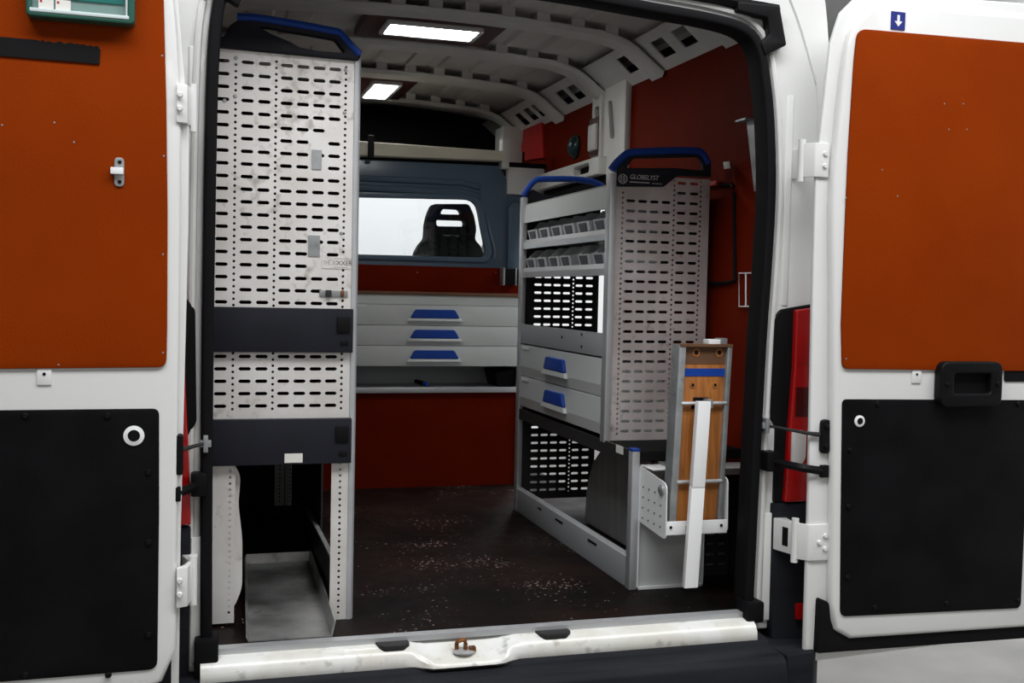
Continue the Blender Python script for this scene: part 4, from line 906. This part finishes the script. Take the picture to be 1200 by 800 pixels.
# folding leg
lt_, lb_ = P(824, 470, 'Y', .06), P(808.5, 688, 'Y', .05)
def leg(t0, t1, w_, d_):
    p, q = lt_.lerp(lb_, t0), lt_.lerp(lb_, t1)
    return hexa(BM(), [(q.x-w_, q.y-d_, q.z), (q.x+w_, q.y-d_, q.z), (q.x+w_, q.y+d_, q.z), (q.x-w_, q.y+d_, q.z), (p.x-w_, p.y-d_, p.z), (p.x+w_, p.y-d_, p.z), (p.x+w_, p.y+d_, p.z), (p.x-w_, p.y+d_, p.z)])
obj('leg', leg(0, .46, .0215, .012), WHP, WB, .003); obj('leg', leg(.455, 1, .0225, .010), WHP, WB, .003)
boxo('leg_clamp', (lt_.x+.018, lt_.x+.034, .06, .098, lt_.z-.022, lt_.z+.005), GALV, WB, .003)
a = P(835, 402, 'Y', .125); boxo('hinge_block', (a.x-.02, a.x+.02, .11, .15, a.z-.01, a.z+.012), WHP, WB, .002); boxo('hinge_block', (a.x+.02, a.x+.046, .115, .15, a.z-.012, a.z+.016), GALV, WB, .002)
# attachment to the rack deck
boxo('mounting_arm', (.60, .66, .12, .34, .962, .975), GALV, WB)

# ------------------------------------------------------------------ things on the walls and doors
XW = .924
T = thing('metal_bracket', 'galvanised angle bracket screwed to the red side lining by the rear opening', 'bracket', (.92, .31, 1.86))
b = BM(); c = [P(u, v, 'X', XW) for u, v in ((876, 142), (891, 139), (894, 224), (885, 224))]; prism(b, [(p.y, p.z) for p in c], 'X', XW-.004, XW+.001); obj('flange', b, GALV, T)
a = c[0]; boxo('foot', (XW-.035, XW-.0, a.y-.05, a.y+.02, a.z-.003, a.z+.003), GALV, T)
T = tag(None or plate('paper_scrap', [(P(u, v, 'X', XW).y, P(u, v, 'X', XW).z) for u, v in ((848, 190), (855, 189), (856, 197), (849, 198))], [], 'X', XW-.002, XW+.0015, PAPER), 'small torn white paper scrap stuck on the red side lining', 'paper')
pts = [P(u, v, 'X', XW-.006) for u, v in ((892, 319.5), (866, 320), (866, 359), (892, 359))]
T = thing('wire_hook', 'white wire bracket on the red side lining above the workbench', 'hook', (pts[1].x, pts[1].y, pts[1].z-.1))
b = BM(); tube(b, [tuple(p) for p in pts], .003, 6); p0, p1 = P(874, 320, 'X', XW-.006), P(874, 359, 'X', XW-.006); tube(b, [p0, p1], .003, 6); obj('wire', b, WHP, T)
b = BM(); tube(b, smooth_path([P(u, v, 'X', XW-.008) for u, v in ((806, 330), (840, 332), (859, 329), (861, 320), (860, 260), (859, 219), (850, 218), (833, 213))], 4), .006, 8)
T = tag(obj('black_hose', b, RUB), 'thin black hose bent along the red side lining behind the rack', 'hose')
a = P(833, 213, 'X', XW-.03); T = tag(obj('red_tape_strip', box(BM(), XW-.02, XW+.0005, a.y-.02, a.y+.07, a.z-.012, a.z+.004), RED, None, .002), 'strip of red tape at the hose end beside the branded panel', 'tape')
a = P(675, 172, 'X', .925)
T = thing('teal_dome', 'dark teal round dome on the red board above the side door', 'fitting', (.925, a.y, a.z-.055))  # dark round spot built as a plain teal dome
obj('dome', lathe(BM(), [(.055, 0.0), (.053, -.012), (.045, -.026), (.028, -.037), (.010, -.041)], (.926, a.y, a.z), 'X', 24), TEALD, T)
obj('rim', lathe(BM(), [(.062, .001), (.062, -.008), (.056, -.010)], (.926, a.y, a.z), 'X', 24), BLK, T)
# bright red cross by the bulkhead: light on the plywood, put in as colour
c = [P(u, v, 'X', .915) for u, v in ((614, 152), (636, 143), (638, 185), (616, 188), (616, 178), (602, 177), (602, 169), (614, 167))]
T = tag(plate('lit_ply_patch', [(p.y, p.z) for p in c], [], 'X', .908, .926, RED, None, .003), 'bright red cloth painted as lit plywood in the corner above the side door', 'patch')
# first-aid box on the left door
FA = thing('first_aid_box', 'green first-aid box with a clear lid on the left door', 'first-aid box', (XZ(94, 20)[0], YD-.05, XZ(94, 30)[1]))
x0, z0 = XZ(30, 27); x1, _ = XZ(158, 32, YD-.04); z0 = XZ(94, 23.5, YD-.045)[1]; x0 = XZ(30, 27, YD-.045)[0]
b = plate_mesh(rrect(x0, x1, z0, z0+.21, .012), [rrect(x0+.012, x1-.016, z0+.012, z0+.195, .006)], 'Y', YD-.047, YD-.006, .004); link('shell', finish(b), DGREEN, FA)
boxo('lid_window', (x0+.008, x1-.010, YD-.034, YD-.02, z0+.008, z0+.20), LIDG, FA, .002)
boxo('lid_panel', (x0+.02, x1-.024, YD-.038, YD-.03, z0+.045, z0+.19), TEAL, FA, .002)
boxo('lid_edge', (x0+.008, x1-.012, YD-.049, YD-.030, z0+.010, z0+.019), CLEARP, FA, .003); boxo('lid_edge', (x1-.020, x1-.016, YD-.048, YD-.030, z0+.012, z0+.19), CLEARP, FA, .001)
for k in range(2): boxo('paper_label', (x0+.026+k*.036, x0+.058+k*.036, YD-.0395, YD-.030, z0+.020, z0+.043), PAPER, FA)
for k in range(2): boxo('label_print', (x0+.029+k*.036, x0+.034+k*.036, YD-.0399, YD-.039, z0+.034, z0+.039), RED, FA)
# frayed black strip on the left door
top = []
a = XZ(118, 58); n = 26
pts = [XZ(-60, 61.5), XZ(117, 76), XZ(118, 60)]
for k in range(n):
    u = 116-k*3.1; fray = random.uniform(-1.6, 1.4) if u > 46 else 0
    top.append(XZ(u, 43+u*.115+fray))
top.append(XZ(-60, 39))
T = tag(plate('fastener_strip', pts+top, [], 'Y', YD-.011, YD-.006, BLK), 'black frayed fabric strip stuck on the left door below the first-aid box', 'strip')
